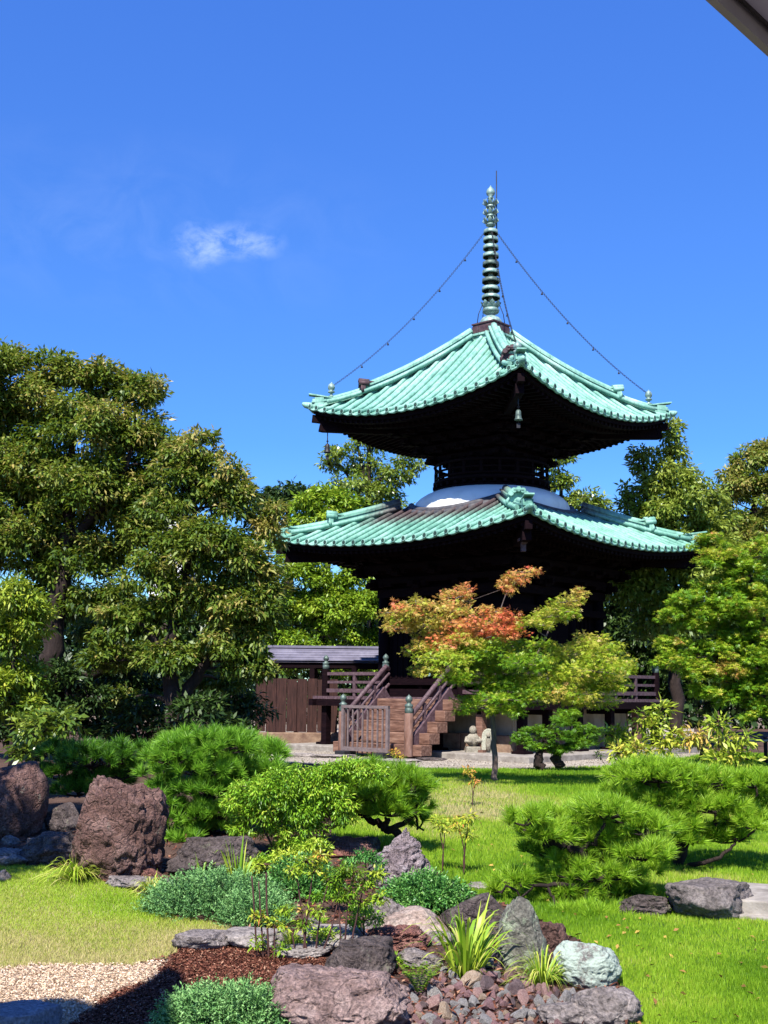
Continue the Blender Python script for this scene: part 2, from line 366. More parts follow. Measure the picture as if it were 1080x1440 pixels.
def make_roof(rf, mat, ridge_mat, orn_mats, nrow, upper, wall):
    D, d0 = rf.D, rf.d0
    sheet = cov = rim = hole = lip = MB(); soff = MB(); raft = MB(); board = MB()
    sp_ = 2 * D / nrow
    for k in range(4):
        T = np.linspace(-1, 1, 41); U = np.linspace(0, 1, 14)
        top = np.array([[(t * (d0 + (D - d0) * u), -(d0 + (D - d0) * u), float(rf.z(t * (d0 + (D - d0) * u), d0 + (D - d0) * u))) for u in U] for t in T])
        sheet.grid(rot4(top, k))
        # eave edge of the sheet
        e = np.array([[(t * D, -D, float(rf.z(t * D, D)) - q) for q in (0, .05)] for t in T]); sheet.grid(rot4(e, k), sm=False)
        for i in range(nrow + 1):
            x = -D + sp_ * i
            xi = max(min(x, D - .05), -D + .05)
            da = max(abs(xi) + .02, d0); n = max(3, int((D - da) / .22) + 2)
            dd = np.linspace(da, D + .05, n)
            pts = np.array([(xi, -d, float(rf.z(xi, min(d, D))) + .025) for d in dd])
            cov.tube(rot4(pts, k), .046, 8, caps=False)
            pe = np.array([(xi, -D - .02, pts[-1][2]), (xi, -D - .062, pts[-1][2])])
            rim.tube(rot4(pe, k), .056, 12, mi=1)
            ph = np.array([(xi, -D - .055, pts[-1][2] - .002), (xi, -D - .066, pts[-1][2] - .002)])
            hole.tube(rot4(ph, k), .040, 10, mi=2)
            if i < nrow:     # the sagging lip of the pan tile between two round tiles
                q = []
                for a in np.linspace(0, 1, 7):
                    xx = x + sp_ * a; sag = .035 * math.sin(math.pi * a)
                    zz = float(rf.z(min(max(xx, -D), D), D)) + .01 - sag
                    q.append([(xx, -D + .04, zz), (xx, -D - .045, zz - .004), (xx, -D - .045, zz - .042), (xx, -D + .0, zz - .042)])
                lip.grid(rot4(np.array(q), k))
        # eave boards and soffit
        for (dd, o1, o2) in ((D - .07, .055, .15), (D - .13, .15, .20), (D * .80, .235, .33)):
            q = np.array([[(t * dd, -dd, float(rf.z(t * D, D)) - o1 if dd > D * .9 else float(rf.under(t * D, dd, o1))),
                           (t * dd, -dd, float(rf.z(t * D, D)) - o2 if dd > D * .9 else float(rf.under(t * D, dd, o2)))] for t in T])
            board.grid(rot4(q, k), sm=False)
        ds = np.linspace(wall, D - .06, 8)
        q = np.array([[(t * d, -d, float(rf.under(t * d, d, .15))) for d in ds] for t in T]); soff.grid(rot4(q, k))
        nr = int(2 * D / .155)
        for i in range(nr):
            x = -D + .08 + (2 * D - .16) * i / (nr - 1)
            for (a, b, off) in ((wall, D * .81, .255), (D * .72, D - .10, .185)):
                a = max(a, abs(x) + .03)
                if b - a < .08: continue
                p0 = np.array([x, -a, float(rf.under(x, a, off))]); p1 = np.array([x, -b, float(rf.under(x, b, off))])
                pp = rot4(np.array([p0, p1]), k); raft.bar(pp[0], pp[1], .062, .075)
    sheet.build('roof_tiles', [mat, TILE, HOLE], cur)
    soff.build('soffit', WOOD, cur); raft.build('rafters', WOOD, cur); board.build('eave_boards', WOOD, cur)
    # hips
    for k in range(4):
        def hp(d, h): return np.array([d, -d, float(rf.z(d, d)) + h])
        u1 = .66 if upper else .60
        da = d0 + (.02 if upper else .35); db = d0 + (D - d0) * u1; dc = D - .07
        hip = MB()
        for (a, b, wd, h0, h1) in ((da, db, .20, .0, .16), (da, db + .03, .25, .16, .20), (db, dc, .17, .0, .09), (db, dc + .04, .21, .09, .125)):
            dd = np.linspace(a, b, 12)
            for j in range(11):
                m0 = hp(dd[j], (h0 + h1) / 2); m1 = hp(dd[j + 1], (h0 + h1) / 2); e_ = (m1 - m0) * .02
                m0, m1 = rot4(np.array([m0 - e_, m1 + e_]), k); hip.bar(m0, m1, wd, h1 - h0)
        hip.tube(rot4(np.array([hp(d, .215) for d in np.linspace(da, db + .05, 12)]), k), .075, 8)
        hip.tube(rot4(np.array([hp(d, .14) for d in np.linspace(db, dc + .03, 10)]), k), .065, 8)
        for sgn in (-1, 1):      # small round tiles running along the hip
            o_ = np.array([.16 * sgn, .16 * sgn, 0]) * .75
            hip.tube(rot4(np.array([hp(d, .05) + o_ for d in np.linspace(da, dc - .2, 12)]), k), .05, 6)
        h = hip.build('hip_ridge', ridge_mat, cur)
        # ornaments: main one at the end of the high ridge, an upturned tip at the corner
        dirn = np.array([1, -1, 0]) / math.sqrt(2); sd_ = np.array([1, 1, 0]) / math.sqrt(2); up = np.array([0, 0, 1.])
        om = MB(); c0 = hp(db + .03, 0)
        om.bar(*rot4(np.array([c0 + up * .0, c0 + up * .30]), k), .34, .07, up=rot4(dirn, k))
        for a in (-62, -32, 0, 32, 62):
            v_ = sd_ * math.sin(R(a)) + up * math.cos(R(a)); q = c0 + up * .16 + v_ * .17
            om.tube(rot4(np.array([q - dirn * .12, q + dirn * .12 + up * .02]), k), .052, 10)
            om.tube(rot4(np.array([c0 + up * .12, q]), k), .03, 6)
        om.tube(rot4(np.array([c0 - dirn * .05 + up * .10, c0 + dirn * .10 + up * .10]), k), .085, 12)
        om.tube(rot4(np.array([c0 + dirn * .02 + sd_ * .19 + up * .03, c0 + dirn * .05 + sd_ * .22 + up * .12, c0 + dirn * .05 + sd_ * .16 + up * .2]), k), [.045, .035, .015], 6)
        om.tube(rot4(np.array([c0 + dirn * .02 - sd_ * .19 + up * .03, c0 + dirn * .05 - sd_ * .22 + up * .12, c0 + dirn * .05 - sd_ * .16 + up * .2]), k), [.045, .035, .015], 6)
        # broad swept-up capping tile
        om.bar(*rot4(np.array([c0 - dirn * .25 + up * .29, c0 + dirn * .13 + up * .345]), k), .20, .035)
        om.build('ridge_end_ornament', orn_mats[k], h)
        tm = MB(); c1 = hp(dc - .08, 0)
        tm.box(rot4(c1 + up * .10, k), (.2, .2, .2), rz=R(45)); tm.bar(*rot4(np.array([c1 - dirn * .3 + up * .2, c1 + dirn * .24 + up * .275]), k), .19, .03)
        tm.tube(rot4(np.array([c1 + dirn * .04 + up * .1, c1 + dirn * .15 + up * .11]), k), .075, 10)
        ce = hp(D - .02, 0)
        tm.tube(rot4(np.array([ce - dirn * .25 + up * .03, ce + up * .025, ce + dirn * .13 + up * .05, ce + dirn * .2 + up * .085]), k), [.085, .085, .07, .03], 8)
        tm.build('corner_tip_tile', mat, h)
        if upper:
            j = MB(); jb = hp(d0 + (D - d0) * .87, .17)
            j.lathe([(.001, 0), (.07, 0), (.075, .03), (.035, .05), (.03, .09), (.075, .11), (.08, .14), (.035, .155), (.075, .19), (.085, .24), (.06, .30), (.02, .335), (.001, .36)], 14, rot4(jb, k))
            j.build('jewel', BRONZE, h)
        # corner beam under the eave
        cb = MB(); bz = lambda d, o: np.array([d, -d, float(rf.under(d, d, o))])
        cb.bar(*rot4(np.array([bz(wall, .36), bz(D * .93, .40)]), k), .15, .2); cb.bar(*rot4(np.array([bz(D * .6, .24), bz(D - .04, .25)]), k), .13, .16)
        cb.bar(*rot4(np.array([bz(D * .925, .385), bz(D * .945, .385)]), k), .17, .22)
        cb.build('corner_beam', WOOD, cur)

UP = Roof(.30, 2.91, 9.27, 7.12, .46, 1.22)
LO = Roof(1.10, 3.43, 5.42, 4.27, .32, 1.0)
cur = empty('upper_roof', (0, 0, 0)); cur.parent = pag
make_roof(UP, TILE, TILE, [TILED, TILE, TILE, TILED], 22, True, 1.15)
cur = empty('lower_roof', (0, 0, 0)); cur.parent = pag
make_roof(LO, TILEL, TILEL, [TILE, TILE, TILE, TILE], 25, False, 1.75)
upper_roof = pag.children[0]; lower_roof = cur

# dome between the roofs
m = MB()
m.lathe([(1.66, 4.9), (1.745, 5.1), (1.755, 5.22), (1.74, 5.34), (1.70, 5.43), (1.62, 5.51), (1.50, 5.59), (1.38, 5.645), (1.28, 5.68), (1.0, 5.72)], 96)
m.build('dome', PLASTER, pag)
m = MB()
for k, (r_, h_, w_) in enumerate(((1.80, .03, .10), (1.85, -.03, .12))):
    A = np.linspace(0, 2 * math.pi, 97); ring = []
    for a in A:
        x, y = r_ * math.cos(a), r_ * math.sin(a); d = max(abs(x), abs(y)); t = min(abs(x), abs(y))
        zz = float(LO.z(t, max(d, LO.d0))) + h_
        ring.append((x, y, zz))
    m.tube(ring, .075 if k == 0 else .085, 8, caps=False)
m.build('dome_rim', mat_noise('dark_lead_rim', [(.3, (.03, .03, .04)), (.7, (.09, .085, .09))], 8, .6, .2, .005), pag)

# round balcony and drum
m = MB(); m.lathe([(.90, 5.6), (.90, 6.62)], 48)
for i in range(12):
    a = i * math.pi / 6 + .13; m.tube([(0.91 * math.cos(a), .91 * math.sin(a), 5.6), (.91 * math.cos(a), .91 * math.sin(a), 6.5)], .075, 8)
for z in (5.95, 6.2, 6.42): m.lathe([(.9, z), (.955, z), (.955, z + .07), (.9, z + .07)], 48, sm=False)
m.build('upper_drum', WOOD, pag)
m = MB()
m.lathe([(1.05, 5.62), (1.27, 5.64), (1.30, 5.67), (1.30, 5.72), (1.22, 5.735), (1.20, 5.75), (1.20, 5.80), (1.27, 5.82), (1.31, 5.85), (1.31, 5.90), (1.24, 5.925), (.9, 5.93)], 72, sm=False)
for i in range(36):
    a = i * math.pi / 18; c_, s_ = math.cos(a), math.sin(a)
    m.box((1.25 * c_, 1.25 * s_, 5.785), (.14, .07, .07), rz=a)
m.build('balcony_floor', WOOD, pag)
m = MB()
def ringtube(mb, r_, z, rad, n=72):
    mb.tube([(r_ * math.cos(a), r_ * math.sin(a), z) for a in np.linspace(0, 2 * math.pi, n + 1)], rad, 6, caps=False)
ringtube(m, 1.26, 5.965, .03); ringtube(m, 1.26, 6.10, .026); ringtube(m, 1.27, 6.26, .036)
for i in range(20):
    a = (i + .5) * math.pi / 10; c_, s_ = math.cos(a), math.sin(a)
    m.box((1.26 * c_, 1.26 * s_, 6.03), (.06, .07, .14), rz=a)
    m.box((1.26 * c_, 1.26 * s_, 6.18), (.05, .06, .14), rz=a)
m.build('balcony_railing', WOOD, pag)

def brackets(name, r0, r1, z0, z1, tiers, round_=False):
    m = MB(); hh = (z1 - z0) / tiers
    for t in range(tiers):
        q = r0 + (r1 - r0) * (t + .5) / tiers; z = z0 + hh * t
        for k in range(4):
            a, b = rot4(np.array([(-q - .12, -q, z + hh * .72), (q + .12, -q, z + hh * .72)]), k); m.bar(a, b, .11, hh * .42 - .004 * k)
            for x in np.linspace(-q, q, 4 + t):
                p = rot4(np.array((x, -q, z + hh * .28)), k); m.box(p, (.19, .19, hh * .5 - .003 * k), rz=k * math.pi / 2)
                for s_ in (-.2, .2):
                    p = rot4(np.array((x + s_, -q - .003, z + hh * .36)), k); m.box(p, (.12, .12, hh * .3), rz=k * math.pi / 2)
                a, b = rot4(np.array([(x, -q + .5, z + hh * .45), (x, -q - .24, z + hh * .45)]), k); m.bar(a, b, .10, hh * .34)
    # sloping boards that close the back of the bracket tiers
    for k in range(4):
        q = np.array([[(-r0, -r0, z0), (-r1, -r1, z1 + .15)], [(r0, -r0, z0), (r1, -r1, z1 + .15)]]); q[..., 1] += .14; m.grid(rot4(q, k), sm=False)
    return m.build(name, WOOD, pag)
brackets('upper_brackets', .80, 1.62, 6.30, 7.14, 4)
brackets('lower_brackets', 1.72, 2.35, 3.45, 4.28, 3)

# ground storey
HB = 1.685; DECK = 1.15; HD = 2.78
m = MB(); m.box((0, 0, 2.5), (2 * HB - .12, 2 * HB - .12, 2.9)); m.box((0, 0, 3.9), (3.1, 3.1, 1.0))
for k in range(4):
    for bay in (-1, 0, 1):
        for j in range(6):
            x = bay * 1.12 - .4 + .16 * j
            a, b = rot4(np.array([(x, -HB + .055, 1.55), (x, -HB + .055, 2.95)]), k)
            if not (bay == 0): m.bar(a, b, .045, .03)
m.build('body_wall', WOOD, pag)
m = MB()
for k in range(4):
    for x in (-HB, -.56, .56):
        p = rot4(np.array((x, -HB, 0)), k); m.tube([p + (0, 0, DECK - .2), p + (0, 0, 3.5)], .125, 14)
m.build('columns', WOOD, pag)
m = MB()
for k in range(4):
    for z, h, q in ((1.24, .16, .10), (1.47, .13, .11), (2.98, .15, .11), (3.38, .18, .09)):
        a, b = rot4(np.array([(-HB - .1, -HB - .04, z), (HB + .1, -HB - .04, z)]), k); m.bar(a, b, q * 2, h - .004 * k)
m.build('tie_beams', WOOD, pag)
for k in (0, 1):
    dr = MB()
    for s_ in (-1, 1):
        dr.box(rot4(np.array((s_ * .215, -HB - .01, 2.2)), k), (.42, .06, 1.38), rz=k * math.pi / 2)
        for z in (1.62, 2.2, 2.78): dr.box(rot4(np.array((s_ * .215, -HB - .05, z)), k), (.40, .03, .07), rz=k * math.pi / 2)
    d = dr.build('door', WOOD, pag)
    for s_ in (-1, 1):
        for z in (1.62, 2.2, 2.78): ft = MB(); ft.tube(rot4(np.array([(s_ * .33, -HB - .06, z), (s_ * .33, -HB - .085, z)]), k), .035, 10); ft.build('metal_fitting', BRONZE, d)

# veranda
m = MB(); nb = 36
for i in range(nb):
    x = -HD + (i + .5) * 2 * HD / nb
    m.box((x, 0, DECK - .03), (2 * HD / nb - .008, 2 * HD, .06))
m.build('veranda_floor', WOODR, pag)
m = MB()
for k in range(4):
    a, b = rot4(np.array([(-HD - .12, -HD + .06, DECK - .135), (HD + .12, -HD + .06, DECK - .135)]), k); m.bar(a, b, .12, .14 - .004 * k)
    for x in (-HB, -.56, .56, HB):
        a, b = rot4(np.array([(x, -HD + .1, DECK - .25), (x, -HB, DECK - .25)]), k); m.bar(a, b, .1, .12)
m.build('veranda_beams', WOOD, pag)
for k in range(4):
    for x in (-HD + .25, -HB, -.6, .6, HB):
        if k > 1 and x > -HD + .3: continue
        mm = MB(); p = rot4(np.array((x, -HD + .18, 0)), k)
        mm.bar(p + (0, 0, .16), p + (0, 0, DECK - .21), .15, .15, up=(0, 1, 0)); mm.box(p + (0, 0, .12), (.3, .3, .1))
        mm.build('veranda_post', WOOD if x != HB else WOODS, pag)
def finial(mb, p, s=1.0, mi=0):
    mb.lathe([(.075 * s, 0), (.085 * s, .01), (.085 * s, .10 * s), (.07 * s, .115 * s), (.085 * s, .13 * s), (.085 * s, .17 * s), (.05 * s, .19 * s), (.042 * s, .22 * s), (.07 * s, .25 * s), (.075 * s, .285 * s), (.05 * s, .33 * s), (.02 * s, .355 * s), (.001, .375 * s)], 14, p, mi)
GAP = 1.0
HR = HD - .2
for k in range(4):
    segs = [(-HR, HR)] if k else [(-HR, .17 - GAP), (.17 + GAP, HR)]
    for a0, a1 in segs:
        rl = MB()
        for z, hw in ((.12, .09), (.30, .06), (.48, .075)):
            a, b = rot4(np.array([(a0, -HR, DECK + z), (a1, -HR, DECK + z)]), k); rl.bar(a, b, hw, hw * .9)
        nn = max(2, int((a1 - a0) / .75) + 1)
        for x in np.linspace(a0 + .04, a1 - .04, nn):
            p = rot4(np.array((x, -HR, DECK)), k); rl.bar(p, p + (0, 0, .47), .07, .07, up=(0, 1, 0))
        o = rl.build('veranda_railing', WOODR if k in (0, 1) else WOOD, pag)
    for x in ([-HR] if k else [-HR, .17 - GAP, .17 + GAP]):
        nm = MB(); p = rot4(np.array((x, -HR, DECK)), k)
        nm.lathe([(.085, 0), (.085, .58)], 14, p); 
        pp = nm.build('railing_post', WOOD, o)
        fm = MB(); finial(fm, p + (0, 0, .575), .85); fm.build('finial', DBRONZE, pp)

# base under the veranda
m = MB()
HBASE = 2.15
for k in range(4):
    q = np.array([[(-HBASE, -HBASE, .1), (-HBASE, -HBASE + .06, .95)], [(HBASE, -HBASE, .1), (HBASE, -HBASE + .06, .95)]]); m.grid(rot4(q, k), sm=False)
m.build('base_wall', PLASTB, pag)
m = MB()
for k in range(2):
    for i in range(7):
        x = -HBASE + .3 + i * .62; p = rot4(np.array((x, -HBASE - .06, .26)), k); m.box(p, (.58 + .03 * (i % 2), .2, .36 + .03 * (i % 3)), rz=k * math.pi / 2)
m.build('base_course', mat_noise('brown_stone_blocks', [(.3, (.12, .07, .05)), (.55, (.24, .16, .11)), (.8, (.34, .26, .20))], 5, .9, .5, .02), pag, bevel=.015)
m = MB(); m.box((0, 0, .045), (6.5, 6.5, .15)); m.build('stone_platform', STONEB, pag, bevel=.02)
# steps
NS = 5; SH = (DECK - .09) / NS
for i in range(NS):
    mm = MB(); z = .06 + SH * (i + .5); y0 = -HD - .02 - .235 * (NS - i)
    if i < NS - 1 or True: mm.box((.17, y0 + .16, z), (2.3, .32, SH - .006))
    mm.build('step', WOODS, pag, bevel=.012)
for s_ in (-1, 1):
    x = s_ * .86 + .17; y1 = -HD - .02 - .235 * NS - .02
    nw = MB(); nw.lathe([(.085, .05), (.09, .06), (.088, .86)], 14, (x, y1, 0)); nwo = nw.build('newel_post', mat_noise('red_brown_post', [(.3, (.14, .07, .05)), (.6, (.24, .14, .11)), (.8, (.33, .22, .19))], 4, .7, .3, .01, stretch=(4, 4, 1)) if s_ == -1 else bpy.data.materials['red_brown_post'], pag)
    fm = MB(); finial(fm, (x, y1, .855), .95); fm.build('finial', DBRONZE, nwo)
    hr = MB()
    for h, w_ in ((.80, .085), (.58, .06), (.36, .06)):
        hr.tube([(x, y1 + .03, h - .02), (x, -HD + .05, h + .98), (x, -HR - .05, h + 1.05 if h < .7 else 1.72)], w_ / 2 * 1.1, 8)
    hr.bar((x, y1 + .05, .12), (x, -HD + .1, 1.2), .09, .40)
    for q in (.35, .7): hr.bar((x, y1 + q * 1.3, .3 + q * .95), (x, y1 + q * 1.3, .72 + q * .95), .055, .055, up=(0, 1, 0))
    hr.build('stair_railing', WOODR, pag)

# spire
sp_o = empty('spire', (0, 0, 0)); sp_o.parent = pag
m = MB(); m.box((0, 0, 9.08), (.66, .66, .10)); m.box((0, 0, 9.16), (.74, .74, .05)); m.build('spire_foot', TILE, sp_o)
m = MB(); m.box((0, 0, 9.32), (.54, .54, .26)); m.box((0, 0, 9.465), (.58, .58, .035))
for k in range(4):
    for x in (-.2, 0, .2): m.box(rot4(np.array((x, -.272, 9.32)), k), (.16, .02, .17), rz=k * math.pi / 2)
m.build('spire_box', TILED, sp_o)
m = MB(); m.lathe([(.24, 9.48), (.235, 9.55), (.19, 9.64), (.10, 9.70), (.07, 9.73), (.14, 9.77), (.17, 9.80), (.18, 9.86), (.15, 9.90), (.06, 9.92)], 20); m.build('inverted_bowl', BRONZE, sp_o)
m = MB()
def petals(mb, n, z, r0, r1, h, wd, off=0):
    for i in range(n):
        a = off + i * 2 * math.pi / n; c_, s_ = math.cos(a), math.sin(a); T = np.array([-s_, c_, 0]); O = np.array([c_, s_, 0])
        q = [[O * r + T * (s * wd * f) + np.array([0, 0, z + zz]) for s in (-1, 0, 1)] for r, zz, f in ((r0, 0, .7), (r0 + (r1 - r0) * .6, h * .35, 1.0), (r1, h * .75, .8), (r1 * 1.04, h, .1))]
        q = np.array(q); q[:, 1] += O * .012; mb.grid(q)
        q2 = q.copy(); q2 -= O * .012; mb.grid(q2[:, ::-1])
petals(m, 8, 9.88, .09, .20, .24, .06); petals(m, 8, 9.86, .09, .17, .17, .055, .39)
m.build('lotus', BRONZE, sp_o)
m = MB(); m.tube([(0, 0, 9.9), (0, 0, 12.75)], [.055, .035], 10); m.build('mast', BRONZE, sp_o)
zr = [10.27, 10.465, 10.66, 10.855, 11.05, 11.245, 11.435, 11.62, 11.80]
for i, z in enumerate(zr):
    r_ = .195 - .0052 * i; mm = MB()
    mm.lathe([(r_ - .012, z - .05), (r_, z - .055), (r_ * 1.0, z - .02), (r_ * .98, z + .030), (r_ * .86, z + .045), (.06, z + .058)], 28)
    mm.lathe([(.05, z + .04), (r_ - .03, z + .025), (r_ - .012, z - .05)], 28, mi=1)  # inner face coloured dark to stand in for shade inside the hollow ring
    for j in range(8):
        a = j * math.pi / 4; mm.bar((.03 * math.cos(a), .03 * math.sin(a), z - .01), (r_ * .93 * math.cos(a), r_ * .93 * math.sin(a), z - .01), .018, .03, mi=1)
    mm.lathe([(.045, z - .13), (.055, z - .08), (.05, z + .05)], 14)
    mm.build('spire_ring', [BRONZE if i not in (2, 4) else DBRONZE, HOLE], sp_o)
m = MB()
for z, q in ((11.94, .15), (12.14, .145), (12.36, .15)):
    petals(m, 6, z, .05, q, .17, .045); m.lathe([(.05, z - .03), (.10, z), (.11, z + .03), (.05, z + .06)], 14)
    for j in range(6):
        a = j * math.pi / 3 + .5
        m.tube([(.1 * math.cos(a), .1 * math.sin(a), z + .05), (q * 1.12 * math.cos(a), q * 1.12 * math.sin(a), z + .1), (q * .95 * math.cos(a), q * .95 * math.sin(a), z + .17)], [.012, .014, .006], 5)
m.build('flame_tiers', BRONZE, sp_o)
m = MB(); m.lathe([(.03, 12.55), (.07, 12.58), (.035, 12.61), (.085, 12.66), (.095, 12.71), (.08, 12.77), (.03, 12.83), (.001, 12.88)], 16); m.build('jewel', BRONZE, sp_o)
v = rot4(np.array((.11, .0, 0)), 0)
c_, s_ = math.cos(-PRZ), math.sin(-PRZ); rx, ry = .125 * c_, .125 * s_
m = MB(); m.tube([(rx, ry, 11.7), (rx, ry, 13.25)], [.014, .010], 6); m.bar((0, 0, 11.75), (rx, ry, 11.75), .02, .02); m.bar((0, 0, 12.2), (rx, ry, 12.2), .015, .015); m.build('lightning_rod', BLACKM, sp_o)
m = MB()
for s_ in (-1, 1): m.tube([(s_ * .3 * c_, s_ * .3 * math.sin(-PRZ), 9.4), (s_ * .26 * c_, s_ * .26 * math.sin(-PRZ), 9.75), (s_ * .16 * c_, s_ * .16 * math.sin(-PRZ), 10.1)], .009, 5)
m.build('lightning_cable', BLACKM, sp_o)
# chains with small bells from the spire to the corner jewels
for k in range(4):
    jb = np.array([UP.d0 + (UP.D - UP.d0) * .87] * 2); b = np.array([jb[0], -jb[1], float(UP.z(jb[0], jb[0])) + .42]); a = np.array([.09, -.09, 11.86])
    a, b = rot4(np.array([a, b]), k); n = 150; mm = MB(); bells = []
    pts = [a + (b - a) * t - np.array([0, 0, .32 * 4 * t * (1 - t)]) for t in np.linspace(0, 1, n)]
    for j in range(n - 1):
        d = pts[j + 1] - pts[j]; d /= np.linalg.norm(d); sx = np.cross(d, (0, 0, 1)); sx /= np.linalg.norm(sx); uu = np.cross(sx, d)
        q = sx if j % 2 else uu
        for s_ in (-1, 1): mm.bar(pts[j] + q * s_ * .014, pts[j + 1] + q * s_ * .014, .009, .009)
    for t in (20, 45, 70, 95, 120): mm.lathe([(.004, -.02), (.012, -.03), (.02, -.06), (.03, -.075), (.001, -.07)], 8, pts[t])
    mm.build('chain', BLACKM, sp_o)

# the spire in the photo stands a little taller than first laid out
for o in sp_o.children:
    if o.name.startswith('chain'): continue
    for v in o.data.vertices: v.co.x *= 1.10; v.co.y *= 1.10; v.co.z = float(np.interp(v.co.z, [9.03, 9.9, 10.27, 11.8, 12.88, 13.25], [9.20, 10.0, 10.27, 11.85, 12.99, 13.35]))

# wind bells: each hangs from a corner beam, so each is a thing of its own
def wind_bell(k, label):
    d = UP.D * .90; p = rot4(np.array((d, -d, float(UP.under(d, d, .50)))), k); q = ploc(p[0], p[1], p[2])
    e = empty('wind_bell', (q[0], q[1], q[2] - .47), 0, label, 'wind bell', 'wind bells under the upper eave')
    mm = MB(); mm.tube([(0, 0, .22), (0, 0, .50)], .012, 6); mm.tube([(.0, 0, .26), (.025, 0, .285), (0, 0, .31), (-.025, 0, .285), (0, 0, .26)], .007, 5); mm.build('hanger', BLACKM, e)
    mm = MB(); mm.lathe([(.001, .23), (.03, .225), (.05, .20), (.056, .12), (.064, .06), (.08, .035), (.08, .02), (.068, .02), (.052, .1), (.001, .19)], 16); mm.build('bell', DBRONZE if k == 0 else BLACKM, e)
    mm = MB(); mm.tube([(0, 0, .15), (0, 0, -.05)], .006, 5); mm.box((0, 0, -.09), (.07, .008, .09)); mm.build('clapper', BLACKM, e)
wind_bell(3, 'dark bronze wind bell hanging at the left tip of the upper roof')
wind_bell(0, 'grey green wind bell hanging under the near corner of the upper roof')
# carved nosing with a pale bracket under the near corner of the lower roof
d = LO.D * .86
m = MB(); p = np.array((d, -d, float(LO.under(d, d, .42))))
m.box(p, (.2, .2, .05), rz=R(45)); m.box(p - (0, 0, .12), (.09, .09, .2), rz=R(45)); m.box(p + (.06, -.06, -.05), (.18, .1, .05), rz=R(-45))
m.build('corner_nosing', WOODR, pag)
# ------------------------------------------------------------------ ground
def inside(poly, x, y):
    poly = np.array(poly, float); r = np.zeros(x.shape, bool); j = len(poly) - 1
    for i in range(len(poly)):
        xi, yi = poly[i]; xj, yj = poly[j]
        c = ((yi > y) != (yj > y)) & (x < (xj - xi) * (y - yi) / (yj - yi + 1e-9) + xi); r ^= c; j = i
    return r
ZONES = {   # outlines of the ground covers as seen in the photo, taken down to the ground
 'gravel_yard': [(330,1068),(400,1072),(480,1076),(530,1078),(600,1081),(690,1082),(760,1081),(860,1078),(940,1072),(990,1060),(985,1035),(960,1010),(330,1010)],
 'lawn': [(600,1081),(690,1082),(760,1081),(860,1078),(940,1072),(990,1060),(1300,1060),(1600,1500),(905,1500),(880,1440),(885,1400),(860,1350),(790,1310),(700,1265),(640,1250),(620,1225),(560,1215),(470,1180),(470,1110),(530,1078)],
 'dry_lawn': [(-500,1215),(60,1218),(120,1232),(205,1258),(260,1290),(330,1302),(340,1322),(270,1326),(235,1345),(190,1356),(90,1360),(-500,1352)],
 'straw_path': [(-500,1352),(90,1360),(190,1356),(240,1350),(215,1378),(150,1400),(95,1445),(60,1500),(-500,1500)],
 'mulch_bed': [(240,1345),(270,1326),(340,1322),(430,1345),(530,1360),(560,1500),(60,1500),(95,1445),(150,1400),(215,1378)],
}
ys = [4.6]
while ys[-1] < 46: ys.append(ys[-1] * 1.0062)
ys = np.array(ys); us = np.linspace(-.62, .62, 330)
GY, GU = np.meshgrid(ys, us, indexing='ij'); GX = GY * GU
GZ = gz(GX, GY)
nb_ = GY.shape[1]
idx = np.arange(GY.size).reshape(GY.shape)
cells = np.stack([idx[:-1, :-1], idx[:-1, 1:], idx[1:, 1:], idx[1:, :-1]], -1).reshape(-1, 4)
GV = np.stack([GX, GY, GZ], -1).reshape(-1, 3)
cc = GV[cells].mean(1)
wx = cc[:, 0] + .10 * n2(cc[:, 0], cc[:, 1], 2.2, 3) + .12 * n2(cc[:, 0], cc[:, 1], 9, 2); wy = cc[:, 1] + .22 * n2(cc[:, 0], cc[:, 1], 2.2, 3, 9.) + .18 * n2(cc[:, 0], cc[:, 1], 9, 2, 5.)
cpx, cpy = project(wx, wy, cc[:, 2])
zone = np.full(len(cells), 'planting_bed', dtype='U16')
for k in ('gravel_yard', 'lawn', 'dry_lawn', 'straw_path', 'mulch_bed'): zone[inside(ZONES[k], cpx, cpy)] = k

def mat_ground(name, stops, scale, bscale, bs, bd, fine=None, rough=.95):
    m, nt, out = new_mat(name)
    v = coords(nt); c = ramp(nt, stops, noise(nt, v, scale, 7, .65))
    f = noise(nt, v, bscale, 5, .75)
    c = mixc(nt, .6, c, ramp(nt, fine or [(.3, (.45, .42, .4)), (.5, (1, 1, 1)), (.75, (1.4, 1.35, 1.3))], f), 'MULTIPLY')
    principled(nt, out, c, rough, bump(nt, f, bs, bd), .15); return m
GM = {
 'planting_bed': mat_ground('dark_soil', [(.3, (.045, .026, .020)), (.55, (.08, .048, .036)), (.8, (.13, .085, .062))], 1.5, 60, .8, .02),
 'gravel_yard': mat_ground('pale_gravel', [(.3, (.22, .19, .155)), (.55, (.32, .28, .235)), (.8, (.40, .36, .31))], 1.2, 45, .9, .02),
 'lawn': mat_ground('lawn_thatch', [(.3, (.045, .095, .012)), (.55, (.075, .15, .016)), (.8, (.13, .17, .03))], 1.1, 120, .8, .015),
 'dry_lawn': mat_ground('dry_lawn_thatch', [(.3, (.20, .20, .07)), (.5, (.33, .29, .14)), (.75, (.42, .36, .21))], 1.6, 120, .8, .015),
 'straw_path': mat_ground('straw_gravel', [(.3, (.42, .30, .20)), (.5, (.54, .41, .29)), (.75, (.61, .49, .37))], 3, 90, 1.0, .02),
 'mulch_bed': mat_ground('bark_mulch_soil', [(.3, (.055, .017, .010)), (.5, (.105, .036, .022)), (.75, (.17, .066, .040))], 4, 90, 1.0, .03),
}
